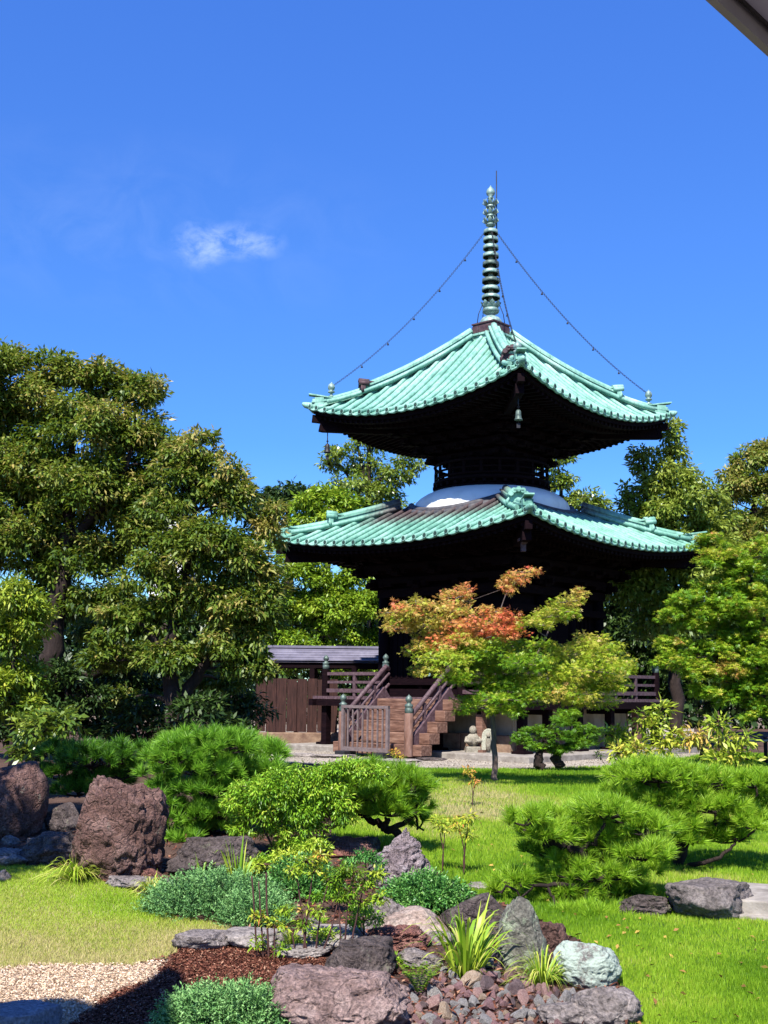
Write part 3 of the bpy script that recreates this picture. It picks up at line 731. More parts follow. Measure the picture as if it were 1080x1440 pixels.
for k in GM:
    f = cells[zone == k]; u, inv = np.unique(f.ravel(), return_inverse=True)
    tag(link(k, npmesh(k, GV[u], inv.reshape(-1, 4), smooth=True), GM[k]), kind='structure')
# wide base ground out to the horizon
bm_ = MB(); bm_.add([(-600, -200, -.75), (600, -200, -.75), (600, 1500, -.06), (-600, 1500, -.06)], [(0, 1, 2, 3)])
tag(bm_.build('ground', mat_ground('bare_earth', [(.3, (.10, .07, .05)), (.55, (.16, .12, .085)), (.8, (.22, .17, .12))], .6, 30, .6, .02)), kind='structure')

def frame(d, up=None):
    "unit side vectors and normals for an array of directions"
    d = d / (np.linalg.norm(d, axis=1)[:, None] + 1e-9)
    u = np.tile([0, 0, 1.], (len(d), 1)) if up is None else up
    s = np.cross(d, u); s /= np.linalg.norm(s, axis=1)[:, None] + 1e-9
    return d, s, np.cross(s, d)
def leaf_quads(p, d, ln, wd, roll, bend=.12):
    "folded diamond leaves: 4 corners each"
    n = len(p); d, s, nn = frame(d)
    c_, s_ = np.cos(roll)[:, None], np.sin(roll)[:, None]; s2 = s * c_ + nn * s_; n3 = nn * c_ - s * s_
    ln = np.broadcast_to(ln, n)[:, None]; wd = np.broadcast_to(wd, n)[:, None]
    V = np.stack([p, p + d * ln * .45 + s2 * wd * .5 + n3 * wd * bend, p + d * ln - n3 * ln * .12, p + d * ln * .45 - s2 * wd * .5 + n3 * wd * bend], 1)
    return V.reshape(-1, 3), np.arange(4 * n).reshape(n, 4)
def rdir(n):
    v = rng.normal(size=(n, 3)); return v / np.linalg.norm(v, axis=1)[:, None]

# grass: blades over the lawns
def blades(zone_name, n, h, wd, tint_fn, lean=.5, edge=None):
    ok = np.where(zone == zone_name)[0]
    c = cc[ok]; px, py = project(c[:, 0], c[:, 1], c[:, 2]); ok = ok[(px > -220) & (px < 1330) & (py < 1475)]
    q = rng.choice(ok, n); a = rng.random((n, 2)); V4 = GV[cells[q]]
    p = (V4[:, 0] * (1 - a[:, :1]) + V4[:, 1] * a[:, :1]) * (1 - a[:, 1:]) + (V4[:, 3] * (1 - a[:, :1]) + V4[:, 2] * a[:, :1]) * a[:, 1:]
    ang = rng.random(n) * 2 * math.pi; sc_ = (.6 + .8 * rng.random(n)); Yr = p[:, 1] / 7.5
    hh = h * sc_ * (.75 + .25 * Yr); ww = wd * Yr ** .8
    big = 1 + .9 * n2(p[:, 0], p[:, 1], 1.3, 2, 4.)
    hh = hh * big
    o = np.stack([np.cos(ang), np.sin(ang), 0 * ang], 1); b = rng.random(n) * 6.28; side = np.stack([np.cos(b), np.sin(b), 0 * b], 1)
    tip = p + o * (hh * lean * rng.random(n))[:, None] + np.array([0, 0, 1.]) * hh[:, None]
    V = np.stack([p - side * ww[:, None] * .5, p + side * ww[:, None] * .5, tip], 1).reshape(-1, 3)
    return npmesh('grass', V, np.arange(3 * n).reshape(n, 3), tint_fn(p))
def t_lawn(p): return np.clip(.40 + .45 * np.exp(-((p[:, 0] - 1.2) ** 2 / 1.2 + (p[:, 1] - 14) ** 2 / 9)) + 1.3 * n2(p[:, 0], p[:, 1], .8, 3) + .6 * n2(p[:, 0], p[:, 1], 3.2, 2, 3.) + rng.normal(0, .13, len(p)), 0, 1)
GRASS = mat_leaf('grass_blade', [(0, (.07, .17, .006)), (.35, (.18, .33, .016)), (.62, (.30, .45, .032)), (.82, (.37, .40, .07)), (1, (.50, .42, .20))], .35, .5, .2)
tag(link('grass', blades('lawn', 390000, .025, .0055, t_lawn), GRASS), 'short bright green lawn grass between the pond stones and the pagoda yard', 'grass', kind='stuff')
def t_dry(p):
    dist = ss(7.1, 9.5, p[:, 1])
    return np.clip(.93 - .34 * dist + .8 * n2(p[:, 0], p[:, 1], 1.1, 3, 6.) + rng.normal(0, .12, len(p)), 0, 1)
tag(link('grass', blades('dry_lawn', 120000, .020, .0045, t_dry, .9), GRASS), 'thin yellowing lawn grass beside the straw path on the left', 'grass', kind='stuff')
# straw flecks and bark chips: short flat pieces lying every way
def chips(zone_name, n, ln, wd, name, mat, label, cat, per=1.0, ymax=99):
    ok = np.where((zone == zone_name) & (cc[:, 1] < ymax))[0]; q = rng.choice(ok, n); a = rng.random((n, 2)); V4 = GV[cells[q]]
    p = (V4[:, 0] * (1 - a[:, :1]) + V4[:, 1] * a[:, :1]) * (1 - a[:, 1:]) + (V4[:, 3] * (1 - a[:, :1]) + V4[:, 2] * a[:, :1]) * a[:, 1:]
    p[:, 2] += .004 + .012 * rng.random(n)
    d = rdir(n); d[:, 2] *= .35; V, F = leaf_quads(p, d, ln * (.5 + rng.random(n)), wd * (.6 + .8 * rng.random(n)), rng.normal(0, .5, n))
    tag(link(name, npmesh(name, V, F, rng.random(n)), mat), label, cat, kind='stuff')
STRAW = mat_leaf('straw_fleck', [(0, (.36, .24, .15)), (.5, (.55, .41, .285)), (1, (.70, .57, .43))], .1, .7, .2)
BARK = mat_leaf('bark_chip', [(0, (.034, .010, .006)), (.5, (.11, .036, .021)), (.85, (.20, .076, .045)), (1, (.34, .20, .13))], 0.0, .8, .2)
chips('straw_path', 52000, .017, .009, 'straw_litter', STRAW, 'pale straw and grit strewn on the path at the lower left', 'straw')
chips('mulch_bed', 60000, .017, .008, 'bark_mulch', BARK, 'dark red brown bark mulch between the lawn and the front boulder', 'mulch')
chips('planting_bed', 22000, .05, .016, 'leaf_litter', BARK, 'dry brown leaf litter under the rock garden plants', 'leaf litter', ymax=13.5)
GRIT = mat_leaf('grit', [(0, (.20, .17, .135)), (.5, (.30, .26, .21)), (1, (.40, .355, .30))], 0, .9, .2)
chips('gravel_yard', 42000, .022, .016, 'gravel', GRIT, 'pale loose gravel around the foot of the pagoda', 'gravel')

# leaves fallen on the lawn
ok = np.where(zone == 'lawn')[0]; ok = ok[(np.abs(cc[ok, 0]) < cc[ok, 1] * .34)]; q = rng.choice(ok, 420); p = cc[q] + np.array([0, 0, .022]); d = rdir(420); d[:, 2] *= .3
V, F = leaf_quads(p, d, .045 * (.6 + .7 * rng.random(420)), .022, rng.normal(0, .5, 420))
tag(link('fallen_leaves', npmesh('fallen_leaves', V, F, rng.random(420)), mat_leaf('fallen_leaf', [(0, (.12, .05, .02)), (.5, (.32, .17, .05)), (1, (.45, .32, .07))], .1, .7, .2)), 'brown and yellow leaves fallen on the lawn', 'fallen leaves', kind='stuff')
# ------------------------------------------------------------------ rocks
import bmesh
_ico = {}
def ico(sub):
    if sub not in _ico:
        b = bmesh.new(); bmesh.ops.create_icosphere(b, subdivisions=sub, radius=1); b.verts.ensure_lookup_table()
        _ico[sub] = (np.array([v.co[:] for v in b.verts]), np.array([[v.index for v in f.verts] for f in b.faces])); b.free()
    return _ico[sub]
def rock_mesh(name, size, seed, sub=5, cuts=9, rough=.10, peak=0.0, flat=0.0, low=.35, sink=.3, box=0.0, strat=0.0):
    V, F = ico(sub); r = np.random.default_rng(seed); v = V.copy()
    if box: v = np.sign(v) * np.abs(v) ** (1 - box)
    off = r.random(3) * 20
    v = v * (1 + low * fbm(V * 1.2 + off, 3))[:, None]
    for k in range(cuts):
        n = r.normal(size=3); n[2] = (n[2] if sub == 3 else abs(n[2])) * .8; n /= np.linalg.norm(n); d = r.uniform(.34 if sub == 3 else .52, .72 if sub == 3 else .88)
        e = np.maximum(v @ n - d, 0); v = v - n * (e * (1.0 if sub == 3 else .93))[:, None]
    if flat: v[:, 2] = np.where(v[:, 2] > flat, flat + (v[:, 2] - flat) * .12, v[:, 2])
    if peak:
        t = np.clip((v[:, 2] + .4) / 1.4, 0, 1); v[:, :2] *= (1 - peak * t)[:, None]; v[:, 0] += .1 * t
    wv = np.stack([fbm(v * 1.7 + off + 31, 3), fbm(v * 1.7 + off + 47, 3), fbm(v * 1.7 + off + 59, 3)], 1) * 1.2
    nz = fbm(v * 2.6 + off + 5, 5); rid = 1 - np.abs(fbm((v + wv) * np.array([2.2, 2.2, 4.2]) + off * 2, 5)) * 5
    v = v + V * (rough * nz * 1.9 - rough * 1.1 * np.clip(rid, 0, 1) ** 2)[:, None] + V * (fbm(v * 9 + off, 4) * rough * .9)[:, None]
    if strat: v = v + V * (np.sin(v[:, 2] * 16 + 3 * fbm(v * 2 + off, 2)) * strat)[:, None]
    lo, hi = v.min(0), v.max(0); v = (v - (lo + hi) / 2) / (hi - lo)
    v[:, 0] *= size[0]; v[:, 1] *= size[1]; v[:, 2] = (v[:, 2] + .5) * size[2] * (1 + sink) - size[2] * sink
    return npmesh(name, v, F, smooth=True)
REDDISH = mat_rock('red_brown_volcanic_rock', (.036, .018, .015), (.135, .074, .062), (.26, .165, .145), 4.5, .8, (.24, .21, .16), .05, .66)
DARKR = mat_rock('dark_grey_rock', (.03, .023, .022), (.09, .070, .067), (.18, .145, .138), 4, .7, (.16, .155, .11), .04, .64)
GREYR = mat_rock('purple_grey_rock', (.075, .062, .06), (.20, .172, .166), (.34, .30, .29), 3.5, .7, (.36, .36, .29), .03, .66)
PALER = mat_rock('pale_worn_rock', (.13, .11, .105), (.25, .22, .205), (.38, .34, .32), 3, .5, bd=.025)
TANR = mat_rock('tan_white_rock', (.17, .10, .08), (.30, .235, .20), (.42, .36, .32), 2.5, .6, bd=.02)
RUSTR = mat_rock('rust_red_rough_rock', (.08, .03, .026), (.22, .095, .075), (.36, .20, .17), 6, .8, bd=.04)
GREENR = mat_rock('grey_green_lichen_rock', (.07, .065, .055), (.16, .155, .13), (.25, .245, .21), 3.5, .7, (.25, .29, .20), .03, .56)
WHITER = mat_rock('white_green_lichen_rock', (.10, .08, .08), (.18, .165, .155), (.26, .25, .23), 3.2, .4, (.31, .37, .32), .025, .46)
PEAKR = mat_rock('lilac_grey_peak_rock', (.08, .058, .066), (.25, .20, .21), (.40, .345, .355), 5, .8, (.48, .44, .44), .045, .66)
def rock(px, py, wpx, hpx, mat, seed, label, dep=.8, rz=0, cat='rock', name='rock', sub=5, group='rocks of the garden', **kw):
    g = G(px, py); Y = g[1]; s = mpp(Y); wd, h = wpx * s, max(.45 * hpx, hpx - .17 * dep * wpx) * s; d = wd * dep
    yc = Y + d * .42; q = P(px, py, yc); x = q[0]; z = float(gz(x, yc))
    me = rock_mesh(name, (wd, d, h), seed, sub, **kw); o = link(name, me, mat, None, (x, yc, z)); o.rotation_euler = (0, 0, rz)
    tag(o, label, cat, group); return o
rock(8, 1180, 112, 118, REDDISH, 3, 'large rounded dark red boulder at the left edge beneath the tree', .9, cuts=6, rough=.06)
rock(166, 1240, 132, 152, REDDISH, 112, 'tall upright furrowed brown boulder standing beside the round pine', .75, cuts=10, box=.12, rough=.11, low=.32, sub=6)
rock(70, 1216, 100, 52, DARKR, 21, 'low dark rock between the red boulder and the upright boulder', .8, cuts=8)
rock(6, 1220, 84, 32, GREYR, 22, 'flat purple grey rock at the left edge of the dry lawn', .9, flat=.3)
rock(2, 1240, 26, 18, GREYR, 23, 'small stone cut by the left edge on the dry lawn', .9, sub=4)
rock(92, 1172, 60, 48, DARKR, 24, 'dark rock in the shade behind the low dark rock', .8, cuts=8)
rock(185, 1252, 80, 22, GREYR, 25, 'low flat stone at the foot of the upright boulder', .7, flat=.3)
rock(130, 1226, 60, 22, GREYR, 26, 'low stone behind the variegated sedge clump', .7, flat=.3)
rock(214, 1240, 34, 20, RUSTR, 27, 'small rusty stone right of the upright boulder', .9, sub=4)
rock(300, 1236, 130, 66, DARKR, 28, 'dark shaded rock beneath the round pine behind the juniper', .7, cuts=10)
rock(286, 1338, 84, 32, GREYR, 31, 'rounded grey stone on the edge of the mulch bed', .75, flat=.42, cuts=4, rough=.05, sub=5)
rock(358, 1336, 92, 32, PALER, 32, 'flat pale stone behind the bare nandina stems', .9, flat=.25, cuts=4, rough=.06)
rock(425, 1350, 80, 24, PALER, 33, 'flat stone between two groups of nandina stems', .9, flat=.2, cuts=4, rough=.06)
rock(565, 1252, 102, 92, PEAKR, 41, 'pointed lilac grey rock like a small mountain peak', .8, peak=.78, cuts=9, rough=.085, low=.25, sub=6)
rock(584, 1322, 102, 50, TANR, 42, 'pale tan angular rock below the green ground cover', .8, cuts=12, rough=.05, box=.3)
rock(560, 1337, 92, 38, RUSTR, 43, 'rough rust red rock in front of the pale tan rock', .8, cuts=8, rough=.14)
rock(590, 1362, 66, 30, GREYR, 44, 'grey rock under the rust red rock', .8, cuts=10)
rock(505, 1378, 104, 60, DARKR, 45, 'dark brown block of rock behind the big front boulder', .9, cuts=8, flat=.45, box=.4)
rock(470, 1340, 110, 40, PALER, 46, 'pale grey flat rock seen between the nandina stems', .9, cuts=6, flat=.3)
rock(545, 1312, 66, 52, GREYR, 47, 'crumbly grey pink rock left of the pale tan rock', .8, cuts=10, rough=.14)
rock(668, 1318, 100, 70, DARKR, 48, 'smooth dark grey rounded rock behind the iris clump', .9, cuts=4, rough=.04, low=.3)
rock(735, 1366, 72, 104, GREENR, 49, 'upright grey green rock at the right of the iris clump', .8, cuts=8, box=.3, rough=.07, low=.3)
rock(772, 1356, 58, 62, REDDISH, 50, 'reddish rock leaning on the upright grey green rock', .8, cuts=8)
rock(826, 1390, 96, 70, WHITER, 51, 'round rock crusted with white green lichen beside the lawn', .85, cuts=4, rough=.06, low=.25, sub=6)
rock(852, 1448, 100, 62, GREYR, 52, 'low purple grey rock at the bottom edge beside the lawn', .8, cuts=7, rough=.09)
rock(795, 1446, 80, 40, GREYR, 53, 'flat rock between the red stones and the low purple grey rock', .8, cuts=7, rough=.08)
rock(474, 1462, 206, 104, mat_rock('pink_grey_boulder', (.09, .056, .05), (.27, .185, .17), (.43, .325, .30), 4.2, .6, bd=.05), 54, 'big pinkish boulder with a furrowed top at the bottom centre', .75, cuts=6, flat=.45, rough=.08, low=.35, sub=6)
rock(398, 1436, 110, 44, PALER, 55, 'low pale grey rock joined to the left of the big front boulder', .8, flat=.35, cuts=6)
rock(1000, 1296, 132, 66, mat_rock('smooth_grey_boulder', (.055, .045, .043), (.135, .115, .11), (.25, .22, .21), 3.2, .5, bd=.02), 56, 'big smooth grey boulder under the right hand pine', .85, cuts=7, rough=.07, flat=.3)
rock(905, 1288, 74, 36, DARKR, 57, 'dark rock in the pine shade beside the big smooth boulder', .8, cuts=8)
rock(676, 1252, 40, 9, PALER, 58, 'flat pale stepping stone set in the lawn', 1.3, flat=.2, sub=4)
rock(470, 1206, 120, 36, RUSTR, 59, 'long reddish rock in the shade of the middle pine', .7, cuts=8)
rock(425, 1262, 70, 34, RUSTR, 60, 'reddish rock showing behind the dark green ground cover', .7, cuts=8)
rock(28, 1464, 104, 52, mat_rock('blue_grey_flagstone', (.10, .10, .12), (.18, .18, .205), (.26, .26, .29), 3, .3, bd=.012), 61, 'flat blue grey stepping stone at the bottom left corner', .9, flat=.12, cuts=3, rough=.03, low=.2)
rock(532, 1418, 60, 40, DARKR, 62, 'dark stone between the big front boulder and the fern', .8)
for i, (x, y, w_, lab) in enumerate([(15, 1188, 26, 'left one of the two small grey stones below the red boulder'), (48, 1192, 24, 'right one of the two small grey stones below the red boulder'), (232, 1250, 26, 'small pale stone beside the dry sedge clump')]):
    rock(x, y, w_, 16, GREYR, 70 + i, lab, .9, cat='stone', name='stone', sub=4)
for i, (x, y, w_, h_, m_, lab) in enumerate([(438, 1306, 34, 18, GREYR, 'small grey stone among the leaning nandina stems'), (520, 1292, 30, 20, GREYR, 'small stone left of the crumbly grey pink rock'), (404, 1372, 30, 14, RUSTR, 'small rusty stone on the mulch below the nandina stems'),
   (612, 1352, 34, 20, REDDISH, 'reddish stone behind the fern'), (700, 1352, 30, 20, DARKR, 'dark stone wedged between the iris and the upright grey green rock'), (512, 1200, 46, 26, DARKR, 'dark rock left behind the pointed rock'), (620, 1330, 40, 22, GREYR, 'small grey stone at the right end of the pale tan rock')]):
    rock(x, y, w_, h_, m_, 120 + i, lab, .9, cat='stone', name='stone', sub=4)
# cut slab beside the boulder on the right
g = G(1050, 1296); m = MB(); m.box((0, 0, .05), (.62, .75, .16)); m.box((.02, .0, .0), (.74, .9, .08))
o = m.build('stone_slab', STONEB, None, bevel=.012); o.location = (g[0] + .12, g[1] + .5, g[2]); o.rotation_euler = (R(1), 0, R(-24)); tag(o, 'squared flat stone slab against the right side of the big smooth boulder', 'stone slab')

# red and grey stones of the dry stream
POLY = [(572, 1470), (568, 1400), (600, 1375), (640, 1362), (690, 1362), (760, 1378), (806, 1402), (800, 1470)]
cand = [(rng.uniform(565, 810), rng.uniform(1358, 1462)) for _ in range(9000)]
pts = []
for x, y in cand:
    if not inside(POLY, np.array([x]), np.array([y]))[0]: continue
    rr = 5.0 + 6.0 * rng.random() ** 2
    if all((x - a) ** 2 + ((y - b) * 1.35) ** 2 > (rr + c) ** 2 * .72 for a, b, c in pts): pts.append((x, y, rr))
pts = pts[:290]
pm = [mat_rock('stone_' + n, a, b, c, 9, .3, bd=.01) for n, a, b, c in (
   ('plum_red', (.15, .075, .08), (.27, .15, .155), (.36, .24, .24)), ('rosy', (.22, .12, .11), (.36, .22, .20), (.46, .33, .30)),
   ('grey', (.15, .14, .14), (.29, .275, .27), (.42, .40, .39)), ('dark', (.08, .05, .055), (.15, .105, .11), (.24, .18, .18)),
   ('tan', (.25, .17, .12), (.40, .30, .22), (.52, .43, .35)))]
pn = ['plum red', 'rosy pink', 'grey', 'dark brown', 'tan']
base = []
for k in range(5):
    for j in range(5):
        me = rock_mesh('stream_stone', (1, .85, .72), 200 + k * 9 + j, 3, cuts=16, rough=.022, low=.5, sink=.5); me.materials.append(pm[k])
        me.polygons.foreach_set('use_smooth', np.zeros(len(me.polygons), bool)); base.append((k, me))
for x, y, rr in pts:
    g = G(x, y); k, me = base[int(rng.choice(25, p=np.repeat([.30, .22, .22, .16, .10], 5) / 5))]
    o = bpy.data.objects.new('stream_stone', me); COL.objects.link(o); s = rr * 2.25 * mpp(g[1]) * rng.uniform(.8, 1.25)
    o.location = (g[0], g[1], g[2] + s * rng.uniform(.0, .22)); o.scale = (s, s, s); o.rotation_euler = (rng.normal(0, .3), rng.normal(0, .3), rng.random() * 6.28)
    tag(o, 'angular ' + pn[k] + ' stone among the broken stones of the dry stream', 'stone', 'broken stones of the dry stream')
# ------------------------------------------------------------------ plants
BARKD = mat_noise('dark_bark', [(.3, (.011, .007, .006)), (.55, (.025, .016, .014)), (.8, (.055, .039, .033))], 9, .9, .6, .03, stretch=(1, 1, .35))
BARKG = mat_noise('grey_brown_bark', [(.3, (.07, .05, .045)), (.55, (.14, .105, .09)), (.8, (.22, .175, .15))], 12, .9, .6, .02, stretch=(1, 1, .4))
STEM = mat_noise('dark_red_stem', [(.3, (.03, .012, .012)), (.55, (.07, .032, .028)), (.8, (.13, .07, .055))], 18, .8, .4, .005, stretch=(1, 1, .5))
def LM(name, *cols, trans=.33, rough=.42, spec=.35):
    n = len(cols); return mat_leaf(name, [(i / (n - 1), c) for i, c in enumerate(cols)], trans, rough, spec)
L_OLIVE = LM('olive_tree_leaf', (.022, .052, .008), (.055, .108, .012), (.115, .180, .020), (.20, .245, .045), (.34, .27, .08), rough=.45, spec=.3)
L_BRIGHT = LM('bright_green_leaf', (.045, .10, .010), (.105, .20, .013), (.20, .33, .020), (.33, .42, .04))
L_DARK = LM('dark_green_leaf', (.012, .030, .008), (.024, .052, .011), (.045, .085, .016), (.08, .13, .025), trans=.2)
L_YELG = LM('yellow_green_leaf', (.06, .12, .012), (.13, .22, .018), (.26, .35, .030), (.42, .45, .05), (.50, .40, .06))
L_MAPLE = LM('maple_leaf', (.07, .18, .014), (.15, .32, .018), (.29, .43, .025), (.44, .45, .05), (.54, .40, .10), (.70, .24, .10), (.72, .13, .075), trans=.4)
L_LAUREL = LM('laurel_leaf', (.035, .075, .012), (.075, .14, .018), (.15, .23, .03), (.27, .33, .06), rough=.3, spec=.55)
L_NAND = LM('nandina_leaf', (.05, .12, .012), (.11, .22, .014), (.20, .34, .02), (.32, .42, .03), (.48, .44, .05), (.60, .22, .07))
L_FEATH = LM('feathery_green_leaf', (.05, .14, .010), (.12, .28, .014), (.22, .42, .024), (.32, .50, .04), (.46, .52, .06))
L_JUN = LM('juniper_needle', (.030, .095, .040), (.075, .19, .055), (.14, .31, .085), (.23, .40, .14), trans=.15, rough=.6)
L_COVER = LM('green_ground_cover_leaf', (.025, .08, .018), (.055, .18, .035), (.11, .29, .055), (.20, .38, .09), trans=.2)
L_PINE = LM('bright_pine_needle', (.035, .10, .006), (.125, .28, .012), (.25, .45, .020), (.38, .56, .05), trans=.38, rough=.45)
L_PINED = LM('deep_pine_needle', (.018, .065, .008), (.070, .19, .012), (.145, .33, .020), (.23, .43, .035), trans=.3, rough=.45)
L_BLADE = LM('blade_leaf', (.06, .16, .012), (.15, .30, .016), (.30, .45, .03), (.45, .52, .06), (.58, .52, .18), trans=.3)

def bez(a, b, sag, n=7):
    a = np.array(a, float); b = np.array(b, float); m = (a + b) / 2 + np.array([0, 0, sag]); t = np.linspace(0, 1, n)[:, None]
    return a * (1 - t) ** 2 + 2 * m * t * (1 - t) + b * t ** 2
def star(p, d, ln, roll, n_l=5):
    "maple leaf: five narrow lobes fanned from the stalk"
    n = len(p); d, s, nn = frame(d); c_, s_ = np.cos(roll)[:, None], np.sin(roll)[:, None]
    s2 = s * c_ + nn * s_; n3 = nn * c_ - s * s_; V = []
    ln = np.broadcast_to(ln, n)[:, None]
    for a, f in ((-75, .62), (-38, .88), (0, 1.0), (38, .88), (75, .62)):
        e = d * math.cos(R(a)) + s2 * math.sin(R(a)); q = -d * math.sin(R(a)) + s2 * math.cos(R(a))
        V.append(np.stack([p, p + e * ln * f * .5 + q * ln * .10, p + e * ln * f - n3 * ln * .12, p + e * ln * f * .5 - q * ln * .10], 1))
    V = np.concatenate(V, 0); return V.reshape(-1, 3), np.arange(V.shape[0] * 4).reshape(-1, 4)

def leafy(name, label, cat, Y, blobs, mat, leaf, trunk=None, group=None, cover=3.0, bark=None, droop=.35, flat=.7, style='leaf', base=None, tint=(.45, .2), crown='crown', stem='trunk', clump=.34, twigs=True, tilt=.5, rmul=1.0, depth=1.0, size=1.0, dyo=0.0):
    """tree or shrub. trunk: list of limbs, each [(px,py,dY,radius m), ...], first point on the ground.
    blobs: (px, py, rx, ry[, tint offset[, dY]]) in photo pixels at distance Y -> leaf masses that hang on limbs grown from the trunk."""
    Y = Y * KY; s = mpp(Y)
    if base is None:
        b0 = trunk[0][0] if trunk else (blobs[0][0], 1060, 0, 0)
        base = P(b0[0], b0[1], Y + b0[2]); base[2] = float(gz(base[0], base[1]))
    e = empty(name, base, 0, label, cat, group)
    mb = MB(); tp = []
    for limb in (trunk or []):
        pts = np.array([P(x, y, Y + dy) for x, y, dy, r_ in limb]); rad = np.array([q[3] for q in limb])
        t = np.linspace(0, len(pts) - 1, (len(pts) - 1) * 5 + 1); i = np.minimum(t.astype(int), len(pts) - 2); f = (t - i)[:, None]
        # Catmull-Rom through the limb points, with a little crookedness
        p0 = pts[np.maximum(i - 1, 0)]; p1 = pts[i]; p2 = pts[i + 1]; p3 = pts[np.minimum(i + 2, len(pts) - 1)]
        q = .5 * (2 * p1 + (p2 - p0) * f + (2 * p0 - 5 * p1 + 4 * p2 - p3) * f ** 2 + (3 * p1 - p0 - 3 * p2 + p3) * f ** 3)
        q = q + rng.normal(0, .25, q.shape) * np.interp(t, range(len(rad)), rad)[:, None] * (t > 0)[:, None]
        rr = np.interp(t, range(len(rad)), rad); mb.tube(q - base, rr, 9); tp += [(a, b) for a, b in zip(q, rr)]
    Vs, Fs, Ts, nv = [], [], [], 0
    la, lw = leaf
    for bl in blobs:
        px, py, rx, ry = bl[:4]; to = bl[4] if len(bl) > 4 else 0.0; dy = bl[5] if len(bl) > 5 else 0.0
        rxm, rym = rx * s * size, ry * s * size; rzm = (rxm + rym) / 2 * depth
        if dy == 0: dy = rng.uniform(-.5, .5) * rzm * .8 + dyo * rng.random()
        c = P(px, py, Y + dy)
        rc = max(clump * (rxm * rym * rzm) ** (1 / 3), la * 1.1) * rmul
        nc = int(max(6, 2.9 * (rxm * rym + rxm * rzm + rym * rzm) / 3 / rc ** 2))
        dv = rdir(nc); dv[:, 2] = np.where(dv[:, 2] < -.5, -dv[:, 2], dv[:, 2])
        cen = c + dv * np.array([rxm, rzm, rym]) * (rng.random(nc) ** .38)[:, None] * .88
        if tp:
            lim = [q for q in tp if q[0][2] < c[2] + .1] or tp
            j = min(lim, key=lambda q: np.linalg.norm(q[0] - c)); L_ = np.linalg.norm(j[0] - c)
            if L_ > .05:
                r0 = min(j[1] * .55, .012 + .016 * L_) ; mb.tube(bez(j[0] - base, c - base, .12 * L_ * rng.uniform(-.4, 1)), np.linspace(r0, max(r0 * .3, .004), 7), 6)
            if twigs:
                for q in cen[:: 2 if nc > 14 else 1]:
                    mb.tube(bez(c - base, q - base, .1 * np.linalg.norm(q - c), 4), [max(.010, r0 * .35) if L_ > .05 else .01, .008, .006, .003], 4)
        nl = int(max(6, 1.25 * cover * math.pi * rc * rc * flat ** .3 / (la * lw * .5)))
        n = nc * nl
        off = rdir(n) * (rng.random(n) ** .45)[:, None] * rc * np.array([1.15, 1.15, flat])
        cenr = np.repeat(cen, nl, 0); p = cenr + off
        d = .45 * off / rc + .6 * (p - c) / max(rxm, .01) + rng.normal(0, .6, (n, 3)); d[:, 2] -= droop
        roll = rng.normal(0, tilt, n)
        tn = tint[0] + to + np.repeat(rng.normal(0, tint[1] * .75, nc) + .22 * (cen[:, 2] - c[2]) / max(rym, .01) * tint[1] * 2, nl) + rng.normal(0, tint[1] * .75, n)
        ln = la * (.45 + .9 * rng.random(n))
        if style == 'star':
            V, F = star(p, d, ln * .62, roll); tn = np.tile(tn, 5)
        else: V, F = leaf_quads(p, d, ln, lw * (.7 + .5 * rng.random(n)), roll)
        Vs.append(V - base); Fs.append(F + nv); nv += len(V); Ts.append(np.clip(tn, 0.01, .99))
    if len(mb.v): mb.build(stem, bark or BARKD, e)
    link(crown, npmesh(crown, np.concatenate(Vs), np.concatenate(Fs), np.concatenate(Ts)), mat, e)
    return e

